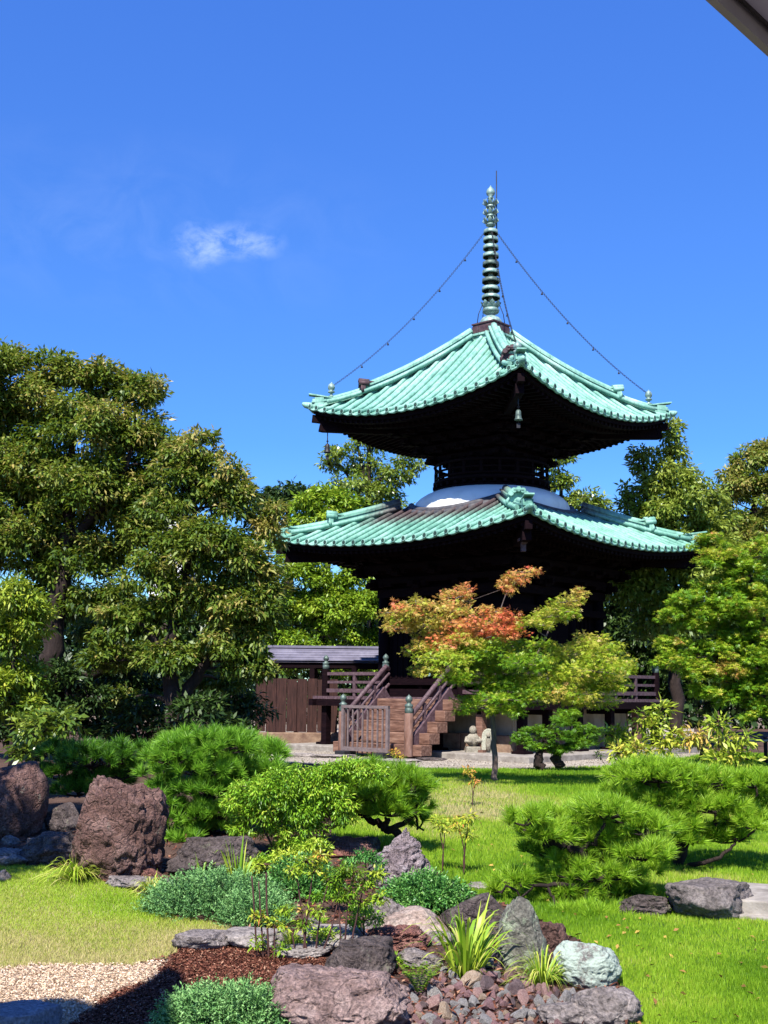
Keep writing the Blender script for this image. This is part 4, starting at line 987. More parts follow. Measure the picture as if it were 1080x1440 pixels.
def pine(name, label, Y, pads, trunk, mat, needle=.10, dens=1.0, nn=72, group='pines of the garden', base=None, tint=.5, high=1.05):
    Y = Y * KY; s = mpp(Y); b0 = trunk[0][0]
    base = P(b0[0], b0[1], Y + b0[2]); base[2] = float(gz(base[0], base[1]))
    e = empty(name, base, 0, label, 'pine', group); mb = MB(); tp = []
    for limb in trunk:
        pts = np.array([P(x, y, Y + dy) for x, y, dy, r_ in limb]); rad = np.array([q[3] for q in limb])
        t = np.linspace(0, len(pts) - 1, (len(pts) - 1) * 5 + 1)
        q = np.stack([np.interp(t, range(len(pts)), pts[:, k]) for k in range(3)], 1); k_ = np.array([.25, .5, .25])
        for _ in range(2): q[1:-1] = .25 * q[:-2] + .5 * q[1:-1] + .25 * q[2:]
        q = q + rng.normal(0, .3, q.shape) * np.interp(t, range(len(rad)), rad)[:, None] * (t > 0)[:, None]
        rr = np.interp(t, range(len(rad)), rad); mb.tube(q - base, rr, 8); tp += list(zip(q, rr))
    T, U, TT = [], [], []
    for pd in pads:
        px, py, rx, ry = pd[:4]; dy = pd[4] if len(pd) > 4 else rng.uniform(-.25, .25); to = pd[5] if len(pd) > 5 else 0
        c = P(px, py, Y + dy); rxm, rym = rx * s * 1.12, ry * s * high; rzm = rxm * .85
        nt_ = int(1.15 * dens * 4.6 * rxm * rzm / .010) + 4
        dv = rdir(nt_); dv[:, 2] = np.abs(dv[:, 2]) * 1.1 - .25; rr = rng.random(nt_) ** .4
        p = c + dv * np.array([rxm, rzm, rym]) * rr[:, None]
        T.append(p); u = dv * np.array([.75, .75, .5]) + np.array([0, 0, .75]) + rng.normal(0, .22, (nt_, 3)); U.append(u); TT.append(np.full(nt_, to) + rng.normal(0, .10, nt_))
        lim = [q for q in tp if q[0][2] < c[2] + .25] or tp
        j = min(lim, key=lambda q: np.linalg.norm(q[0] - c)); Lj = np.linalg.norm(j[0] - c)
        lo = c - np.array([0, 0, rym * .5])
        mb.tube(bez(j[0] - base, lo - base, -.18 * Lj) + np.concatenate([np.zeros((1, 3)), rng.normal(0, .02, (6, 3))]), np.linspace(min(j[1] * .7, .03), .010, 7), 6)
        for q in p[::4]: mb.tube(bez(lo - base, q - base, -.02, 4), [.009, .008, .006, .004], 4)
    T = np.concatenate(T); U = np.concatenate(U); TT = np.concatenate(TT); U /= np.linalg.norm(U, axis=1)[:, None]
    n = len(T) * nn; t0 = np.repeat(T, nn, 0); u = np.repeat(U, nn, 0)
    d = u * .95 + rdir(n) * .80; d /= np.linalg.norm(d, axis=1)[:, None]
    st = rng.random(n) * .055; p = t0 + u * (st - .03)[:, None]
    ln = needle * (.65 + .5 * rng.random(n)); side = np.cross(d, rdir(n)); side /= np.linalg.norm(side, axis=1)[:, None]
    wd = .0033 * (Y / 10)
    tip = p + d * ln[:, None]; tip[:, 2] -= ln * .06
    V = np.stack([p - side * wd, p + side * wd, tip], 1).reshape(-1, 3) - base
    tn = np.clip(tint + np.repeat(TT, nn) + rng.normal(0, .20, n), 0, 1)
    mb.build('trunk', BARKD, e); link('needles', npmesh('needles', V, np.arange(3 * n).reshape(n, 3), tn), mat, e)
    return e

def clump(px, py, wpx, hpx, n, width, label, name='grass_clump', mat=None, arch=.7, tint=(.5, .2), cat='grass clump', group=None, droop=1.0):
    g = G(px, py); s = mpp(g[1]); H = hpx * s; W = wpx * s / 2; V, F, T = [], [], []; nv = 0
    for i in range(n):
        a = rng.random() * 6.283; o = np.array([math.cos(a), math.sin(a), 0]); b = o * rng.random() * W * .16
        reach = W * rng.uniform(.15, 1.0) * arch; h = H * rng.uniform(.45, 1.0) * (1 - .35 * reach / max(W, .01)); m = 7; t = np.linspace(0, 1, m)[:, None]
        top = b + o * reach * .45 + np.array([0, 0, h]); end = b + o * reach + np.array([0, 0, h * (1 - droop * .55 * reach / W)])
        q = b * (1 - t) ** 2 + 2 * top * t * (1 - t) + end * t ** 2 if reach > .4 * W else b + (end - b) * t + o * .08 * H * t ** 2
        sd = np.array([-math.sin(a + .6), math.cos(a + .6), 0]); wv = width * rng.uniform(.6, 1.1) * np.minimum(1, (1 - t) * 2.2 + .03) * np.minimum(1, t * 3 + .5)
        v = np.stack([q - sd * wv / 2, q + sd * wv / 2], 1).reshape(-1, 3); V.append(v)
        F += [(nv + 2 * k, nv + 2 * k + 1, nv + 2 * k + 3, nv + 2 * k + 2) for k in range(m - 1)]; nv += 2 * m
        T += [min(max(tint[0] + rng.normal(0, tint[1]), .01), .99)] * (m - 1)
    o = link(name, npmesh(name, np.concatenate(V), np.array(F), np.array(T)), mat or L_BLADE, None, g - np.array([0, 0, .01]))
    return tag(o, label, cat, group)

def mound(px, py, rx, ry, hpx, label, mat, name='juniper', cat='ground cover', nspr=900, ln=.085, leafl=.020, leafw=.007, per=16, tint=(.5, .2), lift=.5):
    "low spreading evergreen: feathery sprigs over a flattened dome; px,py = centre on the ground"
    g = G(px, py); s = mpp(g[1]); a = rx * s; b = ry * s * 2.4; h = hpx * s
    dv = rdir(nspr); dv[:, 2] = np.abs(dv[:, 2]); rad = rng.random(nspr) ** .3
    edge = 1 + .22 * n2(dv[:, 0] * 2, dv[:, 1] * 2, 1.0, 3, px)
    p = dv * np.array([a, b, h]) * (rad * edge)[:, None]
    ax = dv * np.array([1, 1, .5]) + np.array([0, 0, lift]) + rng.normal(0, .35, (nspr, 3)); ax /= np.linalg.norm(ax, axis=1)[:, None]
    n = nspr * per; t = np.tile(np.linspace(0, 1, per), nspr); A = np.repeat(ax, per, 0); B = np.repeat(p, per, 0); lv = np.repeat(ln * (.6 + .7 * rng.random(nspr)), per)
    q = B + A * (t * lv)[:, None]; d = A * .8 + rdir(n) * .75
    V, F = leaf_quads(q, d, leafl * (.7 + .6 * rng.random(n)), leafw, rng.normal(0, .8, n))
    tn = np.clip(tint[0] + np.repeat(rng.normal(0, tint[1], nspr), per) + (t - .5) * .35 + rng.normal(0, .08, n), .01, .99)
    e = empty(name, g, 0, label, cat); link('foliage', npmesh('foliage', V, F, tn), mat, e)
    mb = MB()
    for k in range(16):
        dd = p[k * (nspr // 16)]; mb.tube(bez((0, 0, -.02), dd * .8, .03), [.012, .010, .009, .008, .006, .005, .004], 5)
    mb.build('stems', BARKD, e); return e

# ---- pines
pine('pine_tree', 'low front pine with bright needle pads spreading over the lawn beside the lichen rock', 10.4,
  [(790,1150,62,24),(738,1152,30,20),(850,1142,50,22),(760,1172,50,18),(830,1175,62,22),(722,1236,30,16),(752,1232,22,14),(800,1212,46,24),(880,1185,55,24),(905,1200,36,20),(842,1228,56,26),(795,1250,40,22),(820,1262,52,20),(884,1222,44,20),(760,1196,26,16,.1,-.25),(870,1252,40,20),(905,1165,40,20),(880,1150,34,18),(920,1215,26,14),(700,1250,18,10),(790,1275,36,14),(850,1195,30,18),(835,1288,46,14,-.35),(800,1290,28,10,-.35)],
  [[(862,1278,.1,.05),(850,1240,.0,.042),(820,1205,0,.036),(800,1188,0,.03),(775,1185,0,.02)],[(850,1240,0,.035),(870,1205,.1,.028),(885,1195,.1,.02)],[(850,1245,0,.03),(800,1245,-.1,.02),(750,1245,-.2,.012)]], L_PINE, .105, tint=.68, high=.82)
pine('pine_tree', 'taller right hand pine with layered pads beside the smooth grey boulder', 11.8,
  [(925,1090,60,24),(985,1100,58,24),(890,1108,36,22),(1035,1118,40,22),(955,1125,60,22),(905,1135,46,22),(1005,1135,46,20),(1065,1135,28,20),(1010,1172,40,14),(975,1172,30,14),(935,1160,44,20),(1045,1150,34,16),(1080,1120,30,18),(950,1180,30,14),(1060,1162,18,12),(900,1085,30,16),(1060,1100,30,18),(870,1120,30,18),(940,1145,40,18),(1020,1180,26,12)],
  [[(958,1272,.3,.065),(950,1225,.2,.055),(965,1185,.1,.045),(950,1150,0,.035),(930,1120,0,.022)],[(950,1222,.2,.03),(985,1214,-.05,.020),(1012,1206,-.05,.016),(1035,1186,-.05,.011)],[(965,1185,.1,.032),(1005,1165,.1,.026),(1040,1150,.1,.018)]], L_PINE, .11, tint=.68, high=.82)
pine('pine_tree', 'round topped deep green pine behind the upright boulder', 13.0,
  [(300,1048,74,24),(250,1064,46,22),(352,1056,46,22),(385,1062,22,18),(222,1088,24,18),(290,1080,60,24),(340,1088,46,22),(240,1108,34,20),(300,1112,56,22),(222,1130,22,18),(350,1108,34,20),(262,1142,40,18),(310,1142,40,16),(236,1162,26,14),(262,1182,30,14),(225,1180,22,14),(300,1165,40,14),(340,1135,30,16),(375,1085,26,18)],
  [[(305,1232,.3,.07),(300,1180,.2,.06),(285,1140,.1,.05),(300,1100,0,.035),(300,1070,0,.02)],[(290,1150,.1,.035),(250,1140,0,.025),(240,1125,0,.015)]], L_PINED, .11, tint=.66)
pine('pine_tree', 'flat middle pine with an arching trunk behind the pointed rock', 12.6,
  [(545,1094,50,18),(580,1106,28,20),(505,1098,38,18),(530,1118,56,20),(575,1132,30,20),(490,1120,34,20),(590,1155,16,16),(550,1140,40,14),(470,1100,30,18),(520,1086,34,14),(460,1130,26,18),(595,1125,14,16),(500,1140,30,12)],
  [[(572,1195,.1,.045),(555,1172,0,.04),(535,1160,0,.035),(510,1148,0,.028),(495,1130,0,.02)],[(548,1168,0,.03),(580,1150,0,.02),(590,1140,0,.012)],[(460,1165,0,.018),(478,1158,0,.016),(484,1142,0,.012)]], L_PINE, .11, tint=.42)
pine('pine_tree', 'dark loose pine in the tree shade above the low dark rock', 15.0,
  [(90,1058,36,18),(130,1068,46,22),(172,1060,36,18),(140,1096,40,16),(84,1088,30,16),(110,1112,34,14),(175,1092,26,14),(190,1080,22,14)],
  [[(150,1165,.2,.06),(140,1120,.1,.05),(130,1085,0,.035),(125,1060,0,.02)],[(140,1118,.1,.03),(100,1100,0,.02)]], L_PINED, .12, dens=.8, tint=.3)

# ---- trees on the left
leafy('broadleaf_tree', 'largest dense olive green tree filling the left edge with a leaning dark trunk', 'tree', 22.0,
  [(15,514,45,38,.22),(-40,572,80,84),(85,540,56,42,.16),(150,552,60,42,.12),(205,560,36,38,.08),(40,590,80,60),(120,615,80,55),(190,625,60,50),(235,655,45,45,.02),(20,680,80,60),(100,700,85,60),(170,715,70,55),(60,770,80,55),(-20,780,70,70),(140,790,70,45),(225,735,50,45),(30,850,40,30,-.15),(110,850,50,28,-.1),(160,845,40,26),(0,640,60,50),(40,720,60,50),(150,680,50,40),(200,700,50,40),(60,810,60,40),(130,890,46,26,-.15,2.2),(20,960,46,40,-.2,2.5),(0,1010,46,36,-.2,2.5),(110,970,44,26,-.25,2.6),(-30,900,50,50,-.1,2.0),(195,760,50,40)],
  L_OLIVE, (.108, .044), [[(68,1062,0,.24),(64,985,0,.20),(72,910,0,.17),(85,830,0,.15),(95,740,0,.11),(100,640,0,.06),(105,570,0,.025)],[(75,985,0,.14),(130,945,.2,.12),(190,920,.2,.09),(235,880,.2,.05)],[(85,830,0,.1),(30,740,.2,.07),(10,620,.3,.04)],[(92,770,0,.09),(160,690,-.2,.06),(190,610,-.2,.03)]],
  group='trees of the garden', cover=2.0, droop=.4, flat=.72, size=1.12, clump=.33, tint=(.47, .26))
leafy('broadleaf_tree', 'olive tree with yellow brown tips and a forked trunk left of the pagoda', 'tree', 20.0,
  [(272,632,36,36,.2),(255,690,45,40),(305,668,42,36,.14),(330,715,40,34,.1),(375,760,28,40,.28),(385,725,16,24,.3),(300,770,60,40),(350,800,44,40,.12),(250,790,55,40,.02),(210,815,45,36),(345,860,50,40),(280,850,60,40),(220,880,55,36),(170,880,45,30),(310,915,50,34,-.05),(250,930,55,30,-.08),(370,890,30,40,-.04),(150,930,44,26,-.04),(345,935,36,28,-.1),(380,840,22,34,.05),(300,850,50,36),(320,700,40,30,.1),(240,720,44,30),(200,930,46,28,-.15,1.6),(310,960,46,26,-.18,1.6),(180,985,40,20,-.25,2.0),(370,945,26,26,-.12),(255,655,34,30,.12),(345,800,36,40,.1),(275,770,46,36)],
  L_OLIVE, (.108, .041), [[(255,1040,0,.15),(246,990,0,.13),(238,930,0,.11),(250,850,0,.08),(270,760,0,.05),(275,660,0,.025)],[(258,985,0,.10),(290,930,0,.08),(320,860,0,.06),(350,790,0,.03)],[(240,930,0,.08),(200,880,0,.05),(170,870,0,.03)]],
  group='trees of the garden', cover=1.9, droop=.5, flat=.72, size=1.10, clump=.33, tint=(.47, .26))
leafy('leafy_shrub', 'tall bright yellow green shrub at the left edge under the largest tree', 'shrub', 18.0,
  [(20,845,44,40,.1),(5,905,50,45,.05),(45,880,34,34,.08),(30,960,40,40),(-10,990,40,50),(45,1010,30,30)], L_YELG, (.10, .032), [[(15,1080,0,.05),(18,1000,0,.04),(20,900,0,.03),(22,850,0,.015)]], group='shrubs of the garden', cover=2.0, tint=(.30, .2), droop=.5)
leafy('leafy_shrub', 'shrub with large pale green leaves in the shade behind the red boulder', 'shrub', 16.5,
  [(55,1030,30,26,.2),(70,1060,26,24,.1),(38,1060,24,20),(90,1020,24,20)], L_LAUREL, (.12, .05), [[(60,1120,0,.03),(58,1060,0,.02),(60,1030,0,.012)]], group='shrubs of the garden', cover=1.5)
for i, (x, y, lab) in enumerate([(140, 990, 'dark shrub in the shade between the two left tree trunks'), (205, 1010, 'dark shrub just left of the forked trunk'), (320, 985, 'dark shrub between the forked trunk and the board fence'), (90, 960, 'dark shrub beside the leaning trunk'), (20, 1000, 'dark shrub at the left edge behind the pale leaved shrub'), (285, 1010, 'dark shrub just right of the forked trunk'), (180, 950, 'tall dark shrub midway between the two left trees')]):
    leafy('understory_shrub', lab, 'shrub', (24.5, 21.2, 23.5, 21.6, 21.0, 19.6, 23.0)[i], [(x, y, 44, 34), (x - 34, y + 26, 30, 24), (x + 34, y + 22, 32, 26), (x, y + 40, 40, 16)], L_DARK, (.13, .05), [[(x, 1060, 0, .04), (x + 3, y, 0, .02)]], group='shrubs of the garden', cover=1.3, tint=(.45, .25))
# a tree that stands just out of the picture and keeps the left boulders in shade
tb = [(-4.1, 7.6, 3.5), (-4.25, 8.6, 3.7), (-4.7, 9.8, 3.9), (-5.1, 8.0, 4.1), (-5.3, 9.4, 4.4), (-3.95, 8.3, 3.2), (-4.5, 9.2, 3.3), (-4.25, 10.2, 4.0), (-4.4, 10.9, 4.2), (-4.9, 10.6, 4.3), (-4.15, 9.9, 3.8)]
bl = [(*[float(v) for v in project(x, y, z)], .62 / mpp(y), .45 / mpp(y), 0.0, y - 8.6) for x, y, z in tb]
leafy('broadleaf_tree', 'tree beyond the left edge that throws its shade over the red boulder', 'tree', 8.6 / KY, bl, L_OLIVE, (.10, .045), [[(*[float(v) for v in project(-5.2, 8.6, -.2)], 0.0, .12), (*[float(v) for v in project(-5.0, 8.7, 1.8)], .1, .10), (*[float(v) for v in project(-4.6, 8.7, 3.4)], .1, .05)]], 'trees of the garden', 1.6)
# ---- trees behind
leafy('bright_tree', 'bright yellow green tree behind the board fence left of the pagoda', 'tree', 37.5,
  [(430,815,44,30),(395,850,40,30),(470,835,46,32),(505,858,36,34),(430,865,50,30),(400,905,44,26,-.05),(470,890,50,30),(515,905,30,26),(440,790,30,20,.1),(500,812,32,26),(380,880,30,30,-.1),(455,925,60,22,-.1),(410,790,30,24,.1),(520,860,30,40),(540,900,30,30,-.1),(460,860,46,30,.1),(430,930,40,24,-.2),(500,945,40,20,-.2),(390,930,36,30,-.2)],
  L_BRIGHT, (.13, .062), [[(452,1010,0,.13),(455,930,0,.11),(450,870,0,.08),(440,810,0,.04)],[(528,1000,.5,.10),(526,900,.5,.09),(524,800,.5,.06),(520,730,.5,.04)]], group='trees of the garden', cover=1.9, tint=(.55, .22))
leafy('slender_tree', 'slender open tree with two upright stems between the two roofs on the left', 'tree', 42.0,
  [(478,640,30,18),(462,655,20,14),(505,625,20,14),(520,660,28,26),(500,690,40,26),(545,690,34,26),(570,650,22,16),(560,672,26,18),(590,658,16,10,.1),(535,720,50,24),(475,715,36,24),(530,632,18,14),(490,665,18,12)],
  L_LAUREL, (.17, .065), [[(524,1000,0,.16),(522,800,0,.13),(518,690,0,.09),(520,620,0,.05),(521,600,0,.02)],[(520,700,0,.07),(508,650,0,.05),(500,615,0,.03)],[(520,690,0,.06),(556,660,0,.04),(585,655,0,.02)],[(518,720,0,.06),(490,670,0,.04),(470,645,0,.02)]], group='trees of the garden', cover=1.25, tint=(.66, .2), droop=.35)
leafy('bright_tree', 'fresh green rounded tree top just above the left end of the lower roof', 'tree', 40.0,
  [(430,715,26,22),(460,705,36,26),(490,715,30,26),(450,735,44,22),(420,740,24,18),(500,738,40,20)], L_BRIGHT, (.18, .085), [[(460,1000,0,.15),(460,850,0,.12),(462,720,0,.05)]], group='trees of the garden', cover=1.9, tint=(.62, .2))
leafy('dark_tree', 'far dark green rounded tree top above the olive tree on the left', 'tree', 70.0,
  [(405,692,32,14),(380,700,24,12),(432,698,18,12),(405,712,50,14),(370,715,20,14)], L_DARK, (.30, .15), [[(405,990,0,.3),(405,800,0,.25),(405,700,0,.1)]], group='trees of the garden', cover=2.0, tint=(.55, .2))
leafy('slender_tree', 'loose tree top showing right of the balcony between the two roofs', 'tree', 40.0,
  [(770,655,24,18),(790,648,18,14),(790,680,26,20),(765,690,24,18),(820,698,24,14),(838,706,16,10),(805,712,34,16),(850,716,16,10)], L_LAUREL, (.17, .065), [[(800,1000,0,.15),(798,800,0,.12),(790,700,0,.06),(785,650,0,.02)],[(796,740,0,.06),(825,705,0,.03)]], group='trees of the garden', cover=1.5, tint=(.66, .2), droop=.35)
leafy('tall_tree', 'tall tree with big drooping glossy leaves rising right of the lower roof', 'tree', 31.0,
  [(940,608,18,20),(948,632,18,16),(910,640,20,14),(900,655,14,10),(945,668,34,22),(915,690,40,22),(970,690,34,24),(885,710,16,12),(950,715,50,26),(905,735,44,26),(985,735,44,28),(1005,705,24,18),(940,765,60,30),(1000,775,46,30),(960,810,60,30),(900,790,40,26,-.1),(1010,815,40,30,-.05),(925,840,50,30,-.1),(1000,740,36,26),(980,850,50,30,-.05),(940,880,50,30,-.1),(1030,790,36,30),(880,830,36,24,-.15)],
  L_LAUREL, (.15, .066), [[(951,1032,0,.15),(950,940,0,.14),(948,840,0,.12),(944,740,0,.08),(942,660,0,.04),(941,610,0,.02)],[(946,800,0,.07),(985,740,0,.05),(1000,710,0,.03)],[(945,760,0,.06),(910,700,0,.04),(905,650,0,.02)]], group='trees of the garden', cover=1.9, tint=(.92, .22), droop=.35, flat=.85, size=1.1)
leafy('far_tree', 'tall olive yellow tree at the far right edge', 'tree', 40.0,
  [(1060,650,34,26),(1030,668,24,20),(1085,640,30,26),(1050,690,44,30),(1085,700,40,40),(1025,705,28,24),(1060,745,50,36),(1085,790,40,50),(1040,780,44,40),(1020,740,36,36),(1080,860,50,50),(1030,840,50,40),(1000,790,36,30)], L_OLIVE, (.17, .07), [[(1070,1010,0,.2),(1068,850,0,.16),(1062,720,0,.1),(1060,650,0,.04)]], group='trees of the garden', cover=2.0, tint=(.74, .2))
leafy('maple_tree', 'green maple with layered branches at the right edge', 'maple', 24.0,
  [(1010,830,40,16),(1050,808,40,20),(975,848,34,14),(1035,858,50,18),(1075,840,30,24),(985,880,44,16),(1050,892,46,18),(950,908,30,12),(1000,920,46,16),(1060,930,40,20),(1015,945,40,14,.22),(1060,965,36,22),(1040,985,34,16),(1020,790,36,18),(1075,780,34,24),(1000,765,26,14),(1075,1000,30,20),(960,870,34,16),(1020,870,44,18),(1030,910,44,18),(980,945,40,16),(1070,910,34,22),(1085,960,30,26),(1000,975,36,14),(1035,830,40,18),(945,930,26,12)],
  L_MAPLE, (.105, .03), [[(1110,1085,0,.11),(1098,1000,0,.10),(1085,920,0,.08),(1065,850,0,.06),(1050,800,0,.03)],[(1090,950,0,.05),(1040,920,0,.035),(990,905,0,.015)],[(1078,890,0,.05),(1030,860,0,.03),(985,850,0,.015)],[(1095,990,0,.05),(1050,970,0,.03)]], style='star', group='trees of the garden', cover=1.9, tint=(.24, .15), size=1.2, flat=.6, droop=.25, tilt=.35, bark=BARKD)
leafy('dark_tree', 'dark shaded tree filling the space behind the right side of the pagoda', 'tree', 37.0,
  [(875,820,40,36),(910,850,44,40),(860,870,36,36),(900,900,50,40),(940,880,40,44),(870,930,40,36),(925,945,46,36),(980,900,50,50),(960,970,50,40),(890,970,40,30),(1010,960,50,44),(1060,900,60,60),(1050,980,50,30)], L_DARK, (.20, .09), [[(900,1040,0,.2),(900,900,0,.15),(895,830,0,.08)]], group='trees of the garden', cover=2.0, tint=(.55, .22))
# far wood behind everything, one mass
n = 52000; x = rng.uniform(-26, 30, n); hh = 4.6 + 2.0 * n2(x, x * 0, .35, 3) + .8 * n2(x, x * 0, 1.3, 2, 4.)
z = rng.random(n) ** .8 * hh; y = 47 + rng.uniform(-2.0, 2.0, n) * (1 - .5 * z / hh); d = rdir(n); d[:, 2] -= .4
V, F = leaf_quads(np.stack([x, y, z], 1), d, .42 * (.6 + .7 * rng.random(n)), .20, rng.normal(0, .6, n))
tag(link('far_wood', npmesh('far_wood', V, F, np.clip(.4 + 1.1 * n2(x, z, .5, 3, 8.) + rng.normal(0, .15, n), 0, 1)), L_DARK), 'dark far wood closing the view behind the garden and pagoda', 'wood', kind='stuff')

# ---- the red maple and the small maple
leafy('maple_tree', 'young maple turning orange and red in front of the pagoda', 'maple', 19.8,
  [(560,862,26,11,.54),(585,850,22,9,.52),(600,875,32,13,.44),(560,885,22,8,.52),(640,842,26,10,.54),(655,830,14,7,.62),(632,862,30,11,.50),(700,872,34,12,.72),(672,888,36,14,.74),(640,905,34,14,.66),(712,892,28,10,.76),(650,880,26,10,.66),(618,925,24,10,.58),(610,905,24,10,.52),(628,932,36,13,.22),(600,945,24,10,.36),(672,918,38,13,.10),(710,915,38,13,.05),(690,940,46,14,.05),(740,935,36,14,.10),(650,958,34,11,.12),(720,962,42,13,.06),(770,945,36,14,.16),(760,970,34,11,.16),
   (722,818,22,8,.58),(740,806,18,6,.62),(708,828,14,7,.6),(770,868,26,9,.28),(800,848,22,8,.40),(790,862,26,9,.30),(750,880,24,9,.26),(815,835,10,5,.5),(825,905,34,12,.34),(850,918,34,12,.30),(800,922,36,12,.24),(870,938,26,12,.30),(838,945,44,13,.22),(800,955,38,12,.24),(860,965,34,10,.26),(790,980,44,10,.34),(830,988,40,8,.38),(700,985,30,8,.08),(670,998,28,8,.16),(720,1002,24,7,.1),(655,985,20,7,.14),(700,968,30,9,.05),(765,910,24,9,.2),(690,862,20,8,.55),(655,908,40,12,.40),(620,890,36,14,.42),(670,940,44,14,.12),(785,935,36,12,.2),(730,985,36,12,.1),(820,970,40,12,.28),(860,950,30,12,.28),(590,915,22,10,.42),(575,870,26,12,.4)],
  L_MAPLE, (.078,.026), [[(697,1098,0,.045),(695,1050,0,.040),(692,1005,0,.036),(690,960,0,.030),(682,915,0,.022),(670,880,0,.013),(660,845,0,.006)],[(693,1000,0,.026),(720,960,-.1,.022),(755,920,-.1,.016),(775,880,-.1,.009),(795,852,-.1,.005)],[(692,985,0,.022),(740,975,-.2,.018),(800,950,-.2,.012),(850,925,-.2,.006)],[(690,955,0,.02),(650,920,.1,.015),(610,885,.1,.010),(565,866,.1,.005)],[(682,915,0,.015),(700,870,.1,.010),(715,830,.1,.006),(745,803,.1,.003)],[(690,975,0,.015),(655,970,-.2,.01),(625,945,-.2,.006)]],
  style='star', group='trees of the garden', cover=.80, size=1.18, dyo=-1.3, depth=1.35, tint=(.14, .10), flat=.75, droop=.3, tilt=.45, bark=BARKG, clump=.40)
leafy('maple_tree', 'small dark green dome shaped maple on two stumpy trunks before the pagoda base', 'maple', 22.6,
  [(790,1018,30,10),(755,1032,28,11),(830,1030,26,11),(790,1036,36,12),(745,1046,18,9),(770,1052,30,10),(820,1046,26,10),(790,1058,18,7),(800,1006,24,8,.1),(730,1040,14,8)],
  L_MAPLE, (.085, .027), [[(758,1080,0,.085),(758,1064,0,.075),(765,1050,0,.04),(775,1035,0,.02)],[(790,1078,.1,.07),(780,1068,.1,.08),(790,1056,.1,.06),(805,1040,.1,.025)]], style='star', group='trees of the garden', cover=1.5, tint=(.06, .07), flat=.5, tilt=.4)
# ---- shrubs by the yard on the right
L_AZ = LM('pale_shrub_leaf', (.08, .15, .015), (.18, .28, .022), (.34, .42, .04), (.50, .52, .08), (.56, .36, .09))
for (lab, Y, bl, tr, tn) in [
  ('yellow green shrub with a tall leafy top right of the small maple', 20.2, [(905,1010,14,12),(880,1030,22,10),(862,1035,16,9),(915,1025,16,12),(890,1048,16,8),(930,1000,8,10)], [[(888,1085,0,.014),(890,1045,0,.011),(905,1010,0,.007)],[(889,1062,0,.008),(868,1036,0,.005)]], .45),
  ('low pale yellow shrub just behind the right hand pines', 18.6, [(868,1060,14,8),(895,1052,12,9),(905,1065,12,8),(890,1072,12,6)], [[(872,1098,0,.010),(870,1062,0,.006)],[(898,1098,0,.010),(898,1060,0,.006)]], .66),
  ('leafy shrub with yellow green clusters in front of the dark trunk', 20.0, [(930,1040,14,9),(945,1035,12,8),(935,1052,12,7)], [[(928,1088,0,.010),(932,1045,0,.006)]], .55),
  ('orange tinged shrub right of the dark trunk', 20.0, [(975,1035,16,9,.25),(990,1042,12,7,.1),(965,1042,10,6,.3)], [[(975,1088,0,.010),(985,1060,0,.008),(978,1040,0,.006)]], .70),
  ('upright twiggy shrub with small yellow leaves by the right lawn edge', 19.0, [(1010,1020,10,14),(1018,1045,12,14),(1008,1070,12,12),(1030,1060,14,10),(1045,1040,12,10),(1050,1068,14,9)], [[(1010,1098,0,.012),(1011,1050,0,.009),(1010,1000,0,.005)],[(1030,1098,0,.009),(1045,1040,0,.005)]], .45)]:
    leafy('leafy_shrub', lab, 'shrub', Y, bl, L_AZ, (.13, .045), tr, 'shrubs of the garden', .6, STEM, size=.82, tint=(tn, .18), crown='foliage', stem='stems', droop=.1)
# thin saplings on the lawn
for (lab, x, y, tips, tn) in [
  ('thin sapling with a few yellow leaves on the lawn beside the pointed rock', 622, 1225, [(616,1155),(626,1165)], .62),
  ('thin yellow leaved sapling further right on the lawn', 652, 1230, [(645,1160),(656,1175),(660,1150)], .68),
  ('bare dark forked sapling in the shade before the pagoda yard', 857, 1105, [(842,1062),(868,1056)], .2),
  ('leafless brown sapling left of the red maple trunk', 664, 1135, [(660,1085),(668,1100)], .9),
  ('fine dry stalks on the lawn edge below the stairs', 560, 1092, [(556,1058),(564,1064)], .9)]:
    g = G(x, y); bl = [(a, b, 5, 4) for a, b in tips]
    leafy('sapling', lab, 'sapling', g[1] / KY, bl, L_NAND, (.05, .018), [[(x, y, 0, .006), (x + 1, (y + b) / 2 + 5, 0, .005), (a, b, 0, .003)] for a, b in tips], 'saplings on the lawn', .5, STEM, tint=(tn, .1), crown='leaves', stem='stems', twigs=False)

# ---- nandina and other plants of the rock garden
leafy('nandina_bush', 'broad light green nandina bush in front of the round pine', 'shrub', 11.8,
  [(350,1120,30,16),(395,1100,34,16),(440,1092,36,14),(480,1082,26,10,.0),(420,1122,40,16),(370,1140,34,14),(330,1132,20,10),(410,1145,36,14),(450,1125,30,18),(385,1168,26,12),(430,1165,26,14),(400,1190,18,10,.15),(465,1110,24,14),(345,1150,18,9),(500,1080,26,10),(400,1140,44,18),(440,1110,40,16),(360,1110,30,14),(380,1120,40,18),(475,1130,24,12),(520,1088,24,9),(440,1140,40,18),(480,1150,20,12),(340,1165,20,10),(430,1185,26,10)], L_FEATH, (.042, .012), [[(405,1215,0,.016),(402,1170,0,.013),(395,1120,0,.008)],[(425,1215,0,.014),(430,1160,0,.011),(440,1100,0,.007)],[(390,1212,0,.012),(370,1160,0,.009),(355,1125,0,.006)],[(455,1175,0,.012),(465,1130,0,.010),(462,1080,0,.006)]], 'nandinas of the rock garden', 1.5, STEM, tint=(.46, .24), crown='foliage', stem='stems', droop=.5, size=1.15, flat=.95, clump=.42)
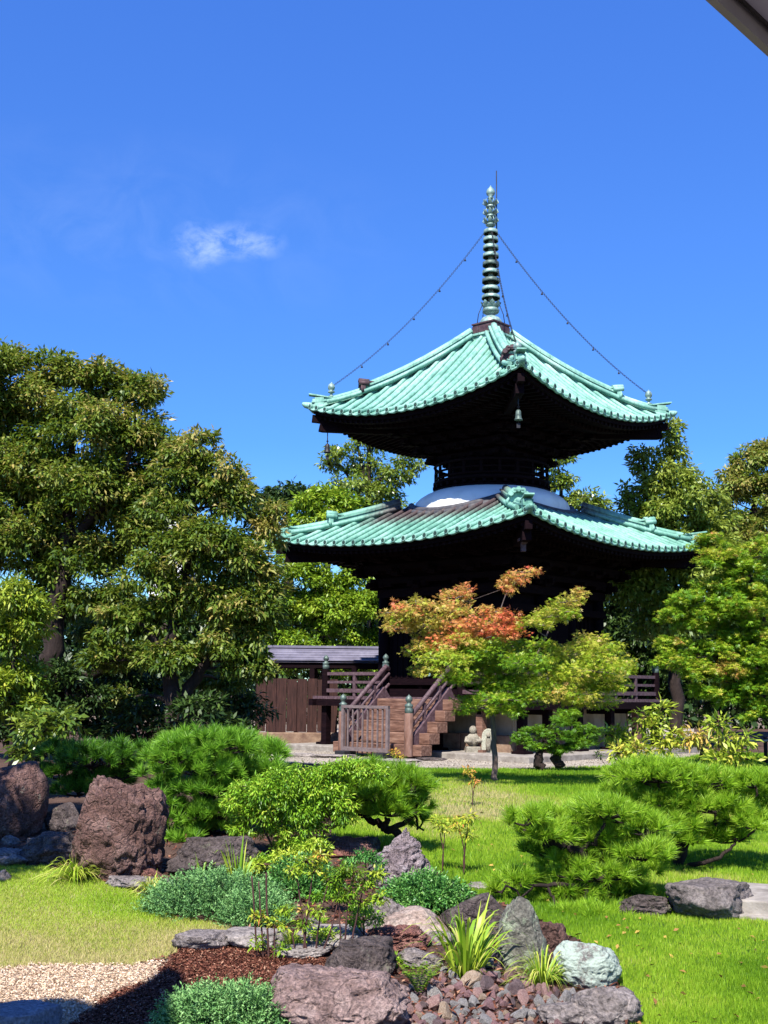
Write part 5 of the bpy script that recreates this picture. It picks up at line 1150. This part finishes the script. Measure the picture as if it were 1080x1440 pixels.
leafy('nandina_bush', 'low yellow green branch spreading over the rusty rocks', 'shrub', 11.0,
  [(365,1216,26,7),(400,1206,26,7),(430,1196,22,7),(345,1224,18,6),(448,1188,16,6)], L_FEATH, (.045, .015), [[(425,1240,0,.012),(410,1215,0,.009),(370,1215,0,.005)]], 'nandinas of the rock garden', 1.8, STEM, tint=(.88, .1), crown='foliage', stem='stems')
leafy('nandina', 'nearly bare group of dark nandina stems on the mulch edge', 'shrub', 8.35,
  [(385,1300,16,8,.1),(365,1290,12,7,.1),(362,1325,8,5,-.1),(395,1335,10,6,-.2)], L_NAND, (.036, .012), [[(362,1352,0,0.0062),(358,1290,0,0.0056),(354,1232,0,0.0050)],[(371,1356,0,0.0056),(367,1290,0,0.0050),(364,1240,0,0.0043)],[(378,1360,0,0.0068),(376,1290,0,0.0062),(374,1228,0,0.0056)],[(385,1352,0,0.0050),(386,1300,0,0.0037)]], 'nandinas of the rock garden', .6, STEM, tint=(.5, .15), crown='foliage', stem='stems', twigs=False)
leafy('nandina', 'leaning nandina stems with yellow leaves and red shoot tips', 'shrub', 8.4,
  [(430,1212,24,12,.05),(452,1205,16,8,.45),(410,1225,16,9,.1),(438,1282,30,8,.18),(405,1280,18,7,.12),(460,1240,20,12,-.15),(425,1300,16,7,-.1),(480,1225,18,10,-.2),(445,1225,18,9,.05)], L_NAND, (.036, .0115), [[(425,1356,0,0.0068),(432,1290,0,0.0056),(440,1230,0,0.0037),(452,1195,0,0.0025)],[(434,1358,0,0.0068),(425,1290,0,0.0056),(418,1235,0,0.0037)],[(442,1354,0,0.0062),(450,1290,0,0.0050),(462,1240,0,0.0031)],[(418,1352,0,0.0056),(408,1300,0,0.0037)],[(448,1356,0,0.0056),(470,1290,0,0.0043),(480,1230,0,0.0025)]], 'nandinas of the rock garden', .8, STEM, tint=(.36, .13), crown='foliage', stem='stems', size=.75)
leafy('nandina', 'green nandina on three dark red stems left of the pale tan rock', 'shrub', 8.4,
  [(490,1252,26,10),(515,1240,22,9,.1),(475,1235,18,9),(500,1228,20,8),(535,1262,18,8,.2),(510,1268,16,7),(530,1228,12,6,.15),(478,1262,14,7)], L_NAND, (.036, .0115), [[(484,1362,0,0.0068),(486,1310,0,0.0056),(490,1250,0,0.0037)],[(491,1364,0,0.0068),(497,1310,0,0.0056),(512,1245,0,0.0031)],[(478,1358,0,0.0056),(478,1300,0,0.0043),(476,1245,0,0.0031)]], 'nandinas of the rock garden', .9, STEM, tint=(.26, .13), crown='foliage', stem='stems', size=.85)
for lab, Yp, x0, y0, bl, mt, tn in [
  ('small feathery green plant left of the crumbly grey pink rock', 8.7, 512, 1318, [(510,1282,22,10),(498,1296,16,8),(526,1292,14,8)], L_FEATH, .45),
  ('low leafy plant beside the dark green ground cover', 9.8, 468, 1278, [(468,1252,22,10),(450,1262,16,8),(486,1262,16,8)], L_FEATH, .25),
  ('low yellow green plant under the leaning nandina stems', 8.6, 455, 1336, [(452,1316,22,9),(474,1322,16,7),(434,1324,16,7)], L_FEATH, .8),
  ('dark green low plant in the shade left of the pointed rock', 10.6, 515, 1222, [(512,1206,20,9),(530,1214,12,7),(494,1212,14,7)], L_COVER, .45),
  ('fresh green low plant between the round pine and the iris blades', 11.2, 385, 1232, [(382,1212,24,10),(404,1218,16,8),(362,1220,14,8)], L_FEATH, .3),
  ('little green plant between the rust red rock and the fern', 8.2, 566, 1368, [(564,1352,14,8),(578,1358,10,6)], L_FEATH, .4)]:
    leafy('low_plant', lab, 'plant', Yp, bl, mt, (.032, .011), [[(x0, y0, 0, .006), (bl[0][0], bl[0][1], 0, .003)], [(x0 + 3, y0, 0, .005), (bl[1][0], bl[1][1], 0, .003)]], 'low plants of the rock garden', 1.3, STEM, tint=(tn, .15), crown='foliage', stem='stems', twigs=False)
clump(106, 1240, 104, 62, 230, .012, 'striped sedge clump at the edge of the dry lawn below the upright boulder', tint=(.68, .2), group='grass clumps', arch=1.15, droop=1.5)
clump(212, 1258, 74, 46, 130, .009, 'small dry yellow sedge clump left of the juniper', tint=(.75, .15), group='grass clumps', arch=1.1, droop=1.4)
clump(655, 1374, 190, 150, 74, .022, 'broad bladed iris clump growing from the broken stones', 'iris_clump', tint=(.52, .2), arch=.95, cat='iris', group='iris clumps')
clump(650, 1370, 120, 50, 46, .010, 'thin drooping yellow blades round the foot of the iris clump', tint=(.7, .15), arch=1.0, group='grass clumps')
clump(762, 1386, 110, 84, 150, .009, 'fine yellow green sedge clump between the upright rock and the lichen rock', tint=(.55, .2), group='grass clumps', arch=1.1, droop=1.4)
clump(335, 1262, 110, 110, 34, .018, 'pale iris blades standing behind the juniper', 'iris_clump', tint=(.5, .15), arch=.6, cat='iris', group='iris clumps')
clump(282, 1240, 40, 54, 7, .010, 'few thin blades in front of the dark shaded rock', tint=(.35, .1), arch=.9, group='grass clumps')
clump(412, 1330, 76, 36, 80, .012, 'yellow striped grass clump behind the leaning nandina stems', tint=(.62, .2), group='grass clumps')
clump(450, 1302, 50, 26, 40, .010, 'small grass clump beside the dark green ground cover', tint=(.45, .2), group='grass clumps')
mound(305, 1282, 98, 26, 44, 'wide blue green creeping juniper beside the dry lawn', L_JUN, nspr=2400)
mound(360, 1300, 44, 16, 34, 'smaller juniper lobe behind the flat pale stone', L_JUN, nspr=700)
mound(425, 1258, 46, 18, 40, 'dark green ground cover below the yellow green branch', L_COVER, name='ground_cover', nspr=900, tint=(.42, .2), leafl=.026, leafw=.010)
mound(598, 1284, 62, 20, 42, 'green ground cover in front of the pointed rock', L_COVER, name='ground_cover', nspr=1400, tint=(.5, .25), leafl=.026, leafw=.011)
mound(325, 1450, 92, 20, 46, 'blue green juniper at the bottom edge before the mulch', L_JUN, nspr=1700, tint=(.6, .2))
# fern beside the big front boulder: fronds with paired leaflets
g = G(590, 1402); e = empty('fern', g, 0, 'small green fern right of the big front boulder', 'fern')
Vs, Fs, nv, Ts = [], [], 0, []
for k in range(13):
    a = k * 2.4; o = np.array([math.cos(a), math.sin(a), 0]); ln = rng.uniform(.15, .25); q = bez((0, 0, 0), o * ln * .55 + np.array([0, 0, ln * .75]), .07, 16); sd = np.array([-o[1], o[0], 0])
    for sgn in (-1, 1):
        pp = q[2:]; d = np.tile(sd * sgn + o * .35, (14, 1)); V, F = leaf_quads(pp, d, .034 * np.sin(np.linspace(.5, 3.0, 14)) + .006, .011, rng.normal(0, .2, 14)); Vs.append(V); Fs.append(F + nv); nv += len(V); Ts.append(np.clip(rng.normal(.45, .15, 14), 0, 1))
link('fronds', npmesh('fronds', np.concatenate(Vs), np.concatenate(Fs), np.concatenate(Ts)), L_BRIGHT, e)

# ------------------------------------------------------------------ built things round the pagoda
# low grille gate in front of the stairs
gx0, gx1, gy = -.44, .78, -4.28
a = ploc(gx0, gy); b = ploc(gx1, gy); ga = math.atan2(b[1] - a[1], b[0] - a[0]); GL = float(np.linalg.norm(b - a))
gt = empty('grille_gate', a, ga, 'low grey barred gate panel standing across the left half of the steps', 'gate')
m = MB()
for x in (.03, GL - .03): m.bar((x, 0, .12), (x, 0, .99), .06, .06, up=(0, 1, 0))
m.bar((0, 0, .965), (GL, 0, .965), .065, .055); m.bar((.06, 0, .16), (GL - .06, 0, .16), .05, .075)
m.build('gate_frame', IRON, gt)
for i in range(8):
    x = .03 + (GL - .06) * (i + 1) / 9; mm = MB(); mm.bar((x, 0, .2), (x, 0, .94), .028, .028, up=(0, 1, 0)); mm.build('gate_bar', IRON, gt)
for x in (.10, GL - .12): mm = MB(); mm.box((x, 0, .06), (.26, .34, .12)); mm.build('gate_foot', BLACKM, gt, bevel=.01)
mm = MB(); mm.bar((.03, .0, .93), (.06, .45, .5), .03, .03); mm.build('gate_stay', IRON, gt)
# stone figures
STAT = mat_rock('weathered_statue_stone', (.15, .13, .10), (.27, .245, .195), (.38, .35, .29), 8, .3, (.22, .24, .17), .012, .62)
q = P(665, 1064, 26.55 * KY); e = empty('stone_figure', (q[0], q[1], float(gz(q[0], q[1]))), R(5), 'small weathered stone figure with a round head standing on a block', 'statue', 'stone figures')
def blobmesh(name, sz, c, seed, parent, sub=3, **kw):
    me = rock_mesh(name, sz, seed, sub, sink=0, **kw); o = link(name, me, STAT, parent, c); return o
m = MB(); m.box((0, 0, .11), (.30, .24, .24), taper=.94); m.build('pedestal', STAT, e, bevel=.02)
blobmesh('robe', (.27, .19, .28), (0, 0, .22), 5, e, 4, cuts=3, rough=.05, low=.1)
blobmesh('head', (.145, .15, .17), (0, -.01, .455), 6, e, 4, cuts=0, rough=.03, low=.05)
m = MB(); m.tube([(-.12, -.02, .40), (-.15, -.08, .33), (-.04, -.13, .33)], [.035, .04, .03], 8); m.tube([(.12, -.02, .40), (.15, -.08, .33), (.04, -.13, .34)], [.035, .04, .03], 8); m.build('arms', STAT, e)
q = P(687, 1064, 26.5 * KY); e = empty('stone_stele', (q[0], q[1], float(gz(q[0], q[1]))), R(-6), 'pale round topped stone tablet carved with a figure right of the round headed figure', 'stone tablet', 'stone figures')
m = MB(); poly = [(-.12, 0), (.12, 0), (.135, .2), (.13, .42)] + [(.13 * math.cos(t), .42 + .155 * math.sin(t)) for t in np.linspace(.2, 2.94, 9)] + [(-.13, .42), (-.135, .2)]
v = [(x, -.06, z) for x, z in poly] + [(x, .07, z) for x, z in poly]; n = len(poly)
m.add(v, [tuple(range(n)), tuple(range(n, 2 * n))[::-1]] + [(i + n, (i + 1) % n + n, (i + 1) % n, i) for i in range(n)]); m.build('tablet', mat_rock('pale_green_tablet_stone', (.24, .24, .18), (.34, .34, .27), (.44, .44, .36), 8, .2, bd=.008), e, bevel=.015)
m = MB(); m.lathe([(.001, .05), (.035, .04), (.042, 0), (.035, -.04), (.001, -.05)], 12, (0, -.062, .45)); m.lathe([(.05, .0), (.06, -.1), (.045, -.24), (.001, -.25)], 12, (0, -.05, .39)); m.bar((-.03, -.064, .12), (-.03, -.064, .02), .012, .01, up=(0, 1, 0)); m.bar((.03, -.064, .12), (.03, -.064, .02), .012, .01, up=(0, 1, 0)); m.build('carved_figure', STAT, e)
# offering stones
for x, y, w_, lab in ((712, 1060, 26, 'small pale bowl shaped stone right of the round topped tablet'), (724, 1052, 16, 'little stone on the ledge right of the round topped tablet')):
    rock(x, y, w_, 12, PALER, x, lab, .9, flat=.3, cat='stone', name='stone', sub=4, group=None)
for i, (x, y, w_, lab) in enumerate([(470, 1066, 66, 'flat kerb stone left of the grille gate'), (515, 1072, 70, 'flat kerb stone before the grille gate'), (565, 1072, 56, 'flat kerb stone before the right newel post'), (606, 1070, 46, 'dark flat kerb stone right of the steps'), (425, 1064, 50, 'flat shaded stone at the left end of the kerb stones')]):
    rock(x, y, w_, 9, PALER if i != 3 else DARKR, 90 + i, lab, .7, flat=.3, sub=4, group='kerb stones before the steps', cat='kerb stone', name='kerb_stone')
# board fence left of the pagoda
a = P(358, 1045, 30.6 * KY); b = P(474, 1045, 30.9 * KY); a[2] = b[2] = 0; d = b - a; Lf = float(np.linalg.norm(d))
f = empty('board_fence', a, math.atan2(d[1], d[0]), 'dark brown upright board fence on a stone footing left of the pagoda', 'fence')
BOARD = mat_noise('shade_darkened_red_board', [(.3, (.015, .006, .005)), (.55, (.04, .016, .013)), (.8, (.08, .034, .026))], 5, .8, .5, .01, stretch=(6, 1, .6))  # dark brown boards, darkened further in colour to stand in for shade
for i in range(8):
    mm = MB(); x = Lf * (i + .5) / 8; mm.box((x, .012 * (i % 2), .93), (Lf / 8 - .012, .03, 1.16 + .02 * (i % 3))); mm.build('board', BOARD, f)
m = MB(); m.bar((0, .05, .6), (Lf, .05, .6), .06, .09); m.bar((0, .05, 1.3), (Lf, .05, 1.3), .06, .09)
for x in (.05, Lf / 2, Lf - .05): m.bar((x, .09, 0), (x, .09, 1.45), .1, .1, up=(0, 1, 0))
m.build('fence_frame', WOOD, f); m = MB(); m.box((Lf / 2, 0, .16), (Lf + .1, .26, .34)); m.build('footing', bpy.data.materials['brown_stone_blocks'], f, bevel=.015)
# little roofed passage behind the veranda
a = P(372, 928, 34.5 * KY); b = P(575, 928, 34.5 * KY); W_ = b[0] - a[0]
f = empty('roofed_passage', (a[0], 34.5 * KY, 0), 0, 'low roofed passage with a ribbed blue grey metal roof behind the veranda', 'shelter')
z0 = a[2]; z1 = z0 + .34
ROOFM = mat_noise('blue_grey_sheet_roof', [(.3, (.10, .095, .13)), (.55, (.16, .15, .20)), (.8, (.24, .23, .29))], 3, .45, .15, .004)
m = MB()
for s_ in (1, -1):
    m.add([(0, .85 - s_ * .85, z0), (W_, .85 - s_ * .85, z0), (W_, .85, z1), (0, .85, z1)], [(0, 1, 2, 3) if s_ == 1 else (3, 2, 1, 0)])
    m.add([(0, .85 - s_ * .85, z0 - .05), (W_, .85 - s_ * .85, z0 - .05), (W_, .85, z1 - .05), (0, .85, z1 - .05)], [(3, 2, 1, 0) if s_ == 1 else (0, 1, 2, 3)])
    for j in range(6):
        t = j / 5; y = .85 - s_ * .85 * (1 - t); z = z0 + (z1 - z0) * t; m.bar((0, y, z + .012), (W_, y, z + .012), .045, .035)
m.bar((0, .85, z1 + .03), (W_, .85, z1 + .03), .16, .06); m.build('roof', ROOFM, f)
m = MB(); m.bar((0, .1, z0 - .12), (W_, .1, z0 - .12), .1, .13); m.bar((0, 1.6, z0 - .12), (W_, 1.6, z0 - .12), .1, .13); m.build('beam', WOOD, f)
for x in (.15, W_ * .33, W_ * .62, W_ * .88):
    for y in (.1, 1.6): mm = MB(); mm.bar((x, y, 0), (x, y, z0 - .18), .12, .12, up=(0, 1, 0)); mm.build('post', WOOD, f)
# low bamboo rail fence on the right behind the shrubs
a = P(985, 1040, 25.0 * KY); b = P(1120, 1040, 25.6 * KY); a[2] = b[2] = 0; d = b - a; Lf = float(np.linalg.norm(d))
f = empty('rail_fence', a, math.atan2(d[1], d[0]), 'low weathered rail fence at the right edge behind the shrubs', 'fence')
m = MB(); m.tube([(0, 0, .42), (Lf, 0, .44)], .022, 8); m.build('rail', mat_noise('grey_bamboo', [(.3, (.22, .17, .14)), (.7, (.34, .28, .23))], 8, .7, .2, .004), f)
for x in (.05, Lf * .35, Lf * .68, Lf - .05): mm = MB(); mm.tube([(x, .03, 0), (x, .03, .5)], .035, 8); mm.build('fence_post', BARKD, f)
# pale building far away, seen through a gap of the leaves
q = P(238, 720, 85.0 * KY); e = empty('far_building', (q[0], 85 * KY, 0), 0, 'white gabled building far off, glimpsed through a gap in the left trees', 'building')
WHB = mat_noise('white_render_wall', [(.3, (.62, .62, .62)), (.7, (.74, .74, .73))], 2, .8, .1, .01)
hw = 1.1; m = MB(); m.prism([(-hw, 0), (hw, 0), (hw, 6), (-hw, 6)], 0, q[2] - .2); m.build('wall', WHB, e)
m = MB(); zt = q[2] - .2
v = [(-hw - .2, -.2, zt), (hw + .2, -.2, zt), (0, -.2, zt + .9), (-hw - .2, 6.2, zt), (hw + .2, 6.2, zt), (0, 6.2, zt + .9)]; m.add(v, [(0, 1, 2), (5, 4, 3), (0, 2, 5, 3), (2, 1, 4, 5), (0, 3, 4, 1)]); m.build('roof', WHB, e)
for x in (-.5, .5): m = MB(); m.box((x, -.02, zt - 1.6), (.6, .08, 1.0)); m.build('window', mat_noise('dark_window_glass', [(.3, (.03, .04, .05)), (.7, (.05, .06, .07))], 2, .15, 0, spec=.5) if x < 0 else bpy.data.materials['dark_window_glass'], e)
# eave of the house the photo was taken from
e = empty('house_eave', (3.2, 1.2, 0), 0, 'grey underside of the house eave cutting the top right corner', 'eave')
PAINT = mat_noise('grey_soffit_paint', [(.3, (.36, .40, .60)), (.7, (.39, .43, .63))], 3, .7, .05, .003)
z = EZ + 1.6
p0 = Pz(1006, 0, z)[:2]; p1 = Pz(1080, 68, z)[:2]; A = p0; l = (p1 - p0) / np.linalg.norm(p1 - p0); nrm = np.array([l[1], -l[0]])
pol = [A + l * 4.5 + nrm * .024, A - l * 4.0 + nrm * .024, A - l * 4.0 + nrm * 2.6, A + l * 4.5 + nrm * 2.6]
m = MB(); m.prism([tuple(p - (3.2, 1.2)) for p in pol][::-1], z + .02, z + .16)
m.build('soffit', PAINT, e)
m = MB(); p0 = np.append(A + l * 4.5 - (3.2, 1.2), z + .05); p1 = np.append(A - l * 4 - (3.2, 1.2), z + .05); off = np.append(nrm * .011, 0)
m.bar(p0 + off, p1 + off, .02, .15); m.build('fascia', mat_noise('pale_fascia_metal', [(.3, (.24, .26, .34)), (.7, (.30, .32, .40))], 5, .5, .05, .002), e)
m = MB(); off = np.append(nrm * .035, -.035); m.bar(p0 + off, p1 + off, .006, .012); r0 = np.append(A + l * .32 + nrm * .06 - (3.2, 1.2), z + .014); m.bar(r0, r0 + np.append(np.array([1, 0]) * 1.0, 0), .006, .010); m.build('soffit_joint', BLACKM, e)
# unseen slab added out of view, outlined by the shade it throws on the flagstone
m = MB(); zz = 4.4
sh = [(-400, 1600), (-400, 1424), (0, 1420), (60, 1414), (90, 1414), (120, 1424), (165, 1406), (200, 1386), (225, 1368), (246, 1378), (255, 1404), (238, 1440), (225, 1600)]
pl = []
for x, y in sh:
    g = G(x, y); k_ = (zz - g[2]) / SUND.z; pl.append((g[0] + SUND.x * k_ - 3.2, g[1] + SUND.y * k_ - 1.2))
m.prism(pl, zz, zz + .15); m.build('shade_slab', PAINT, e)
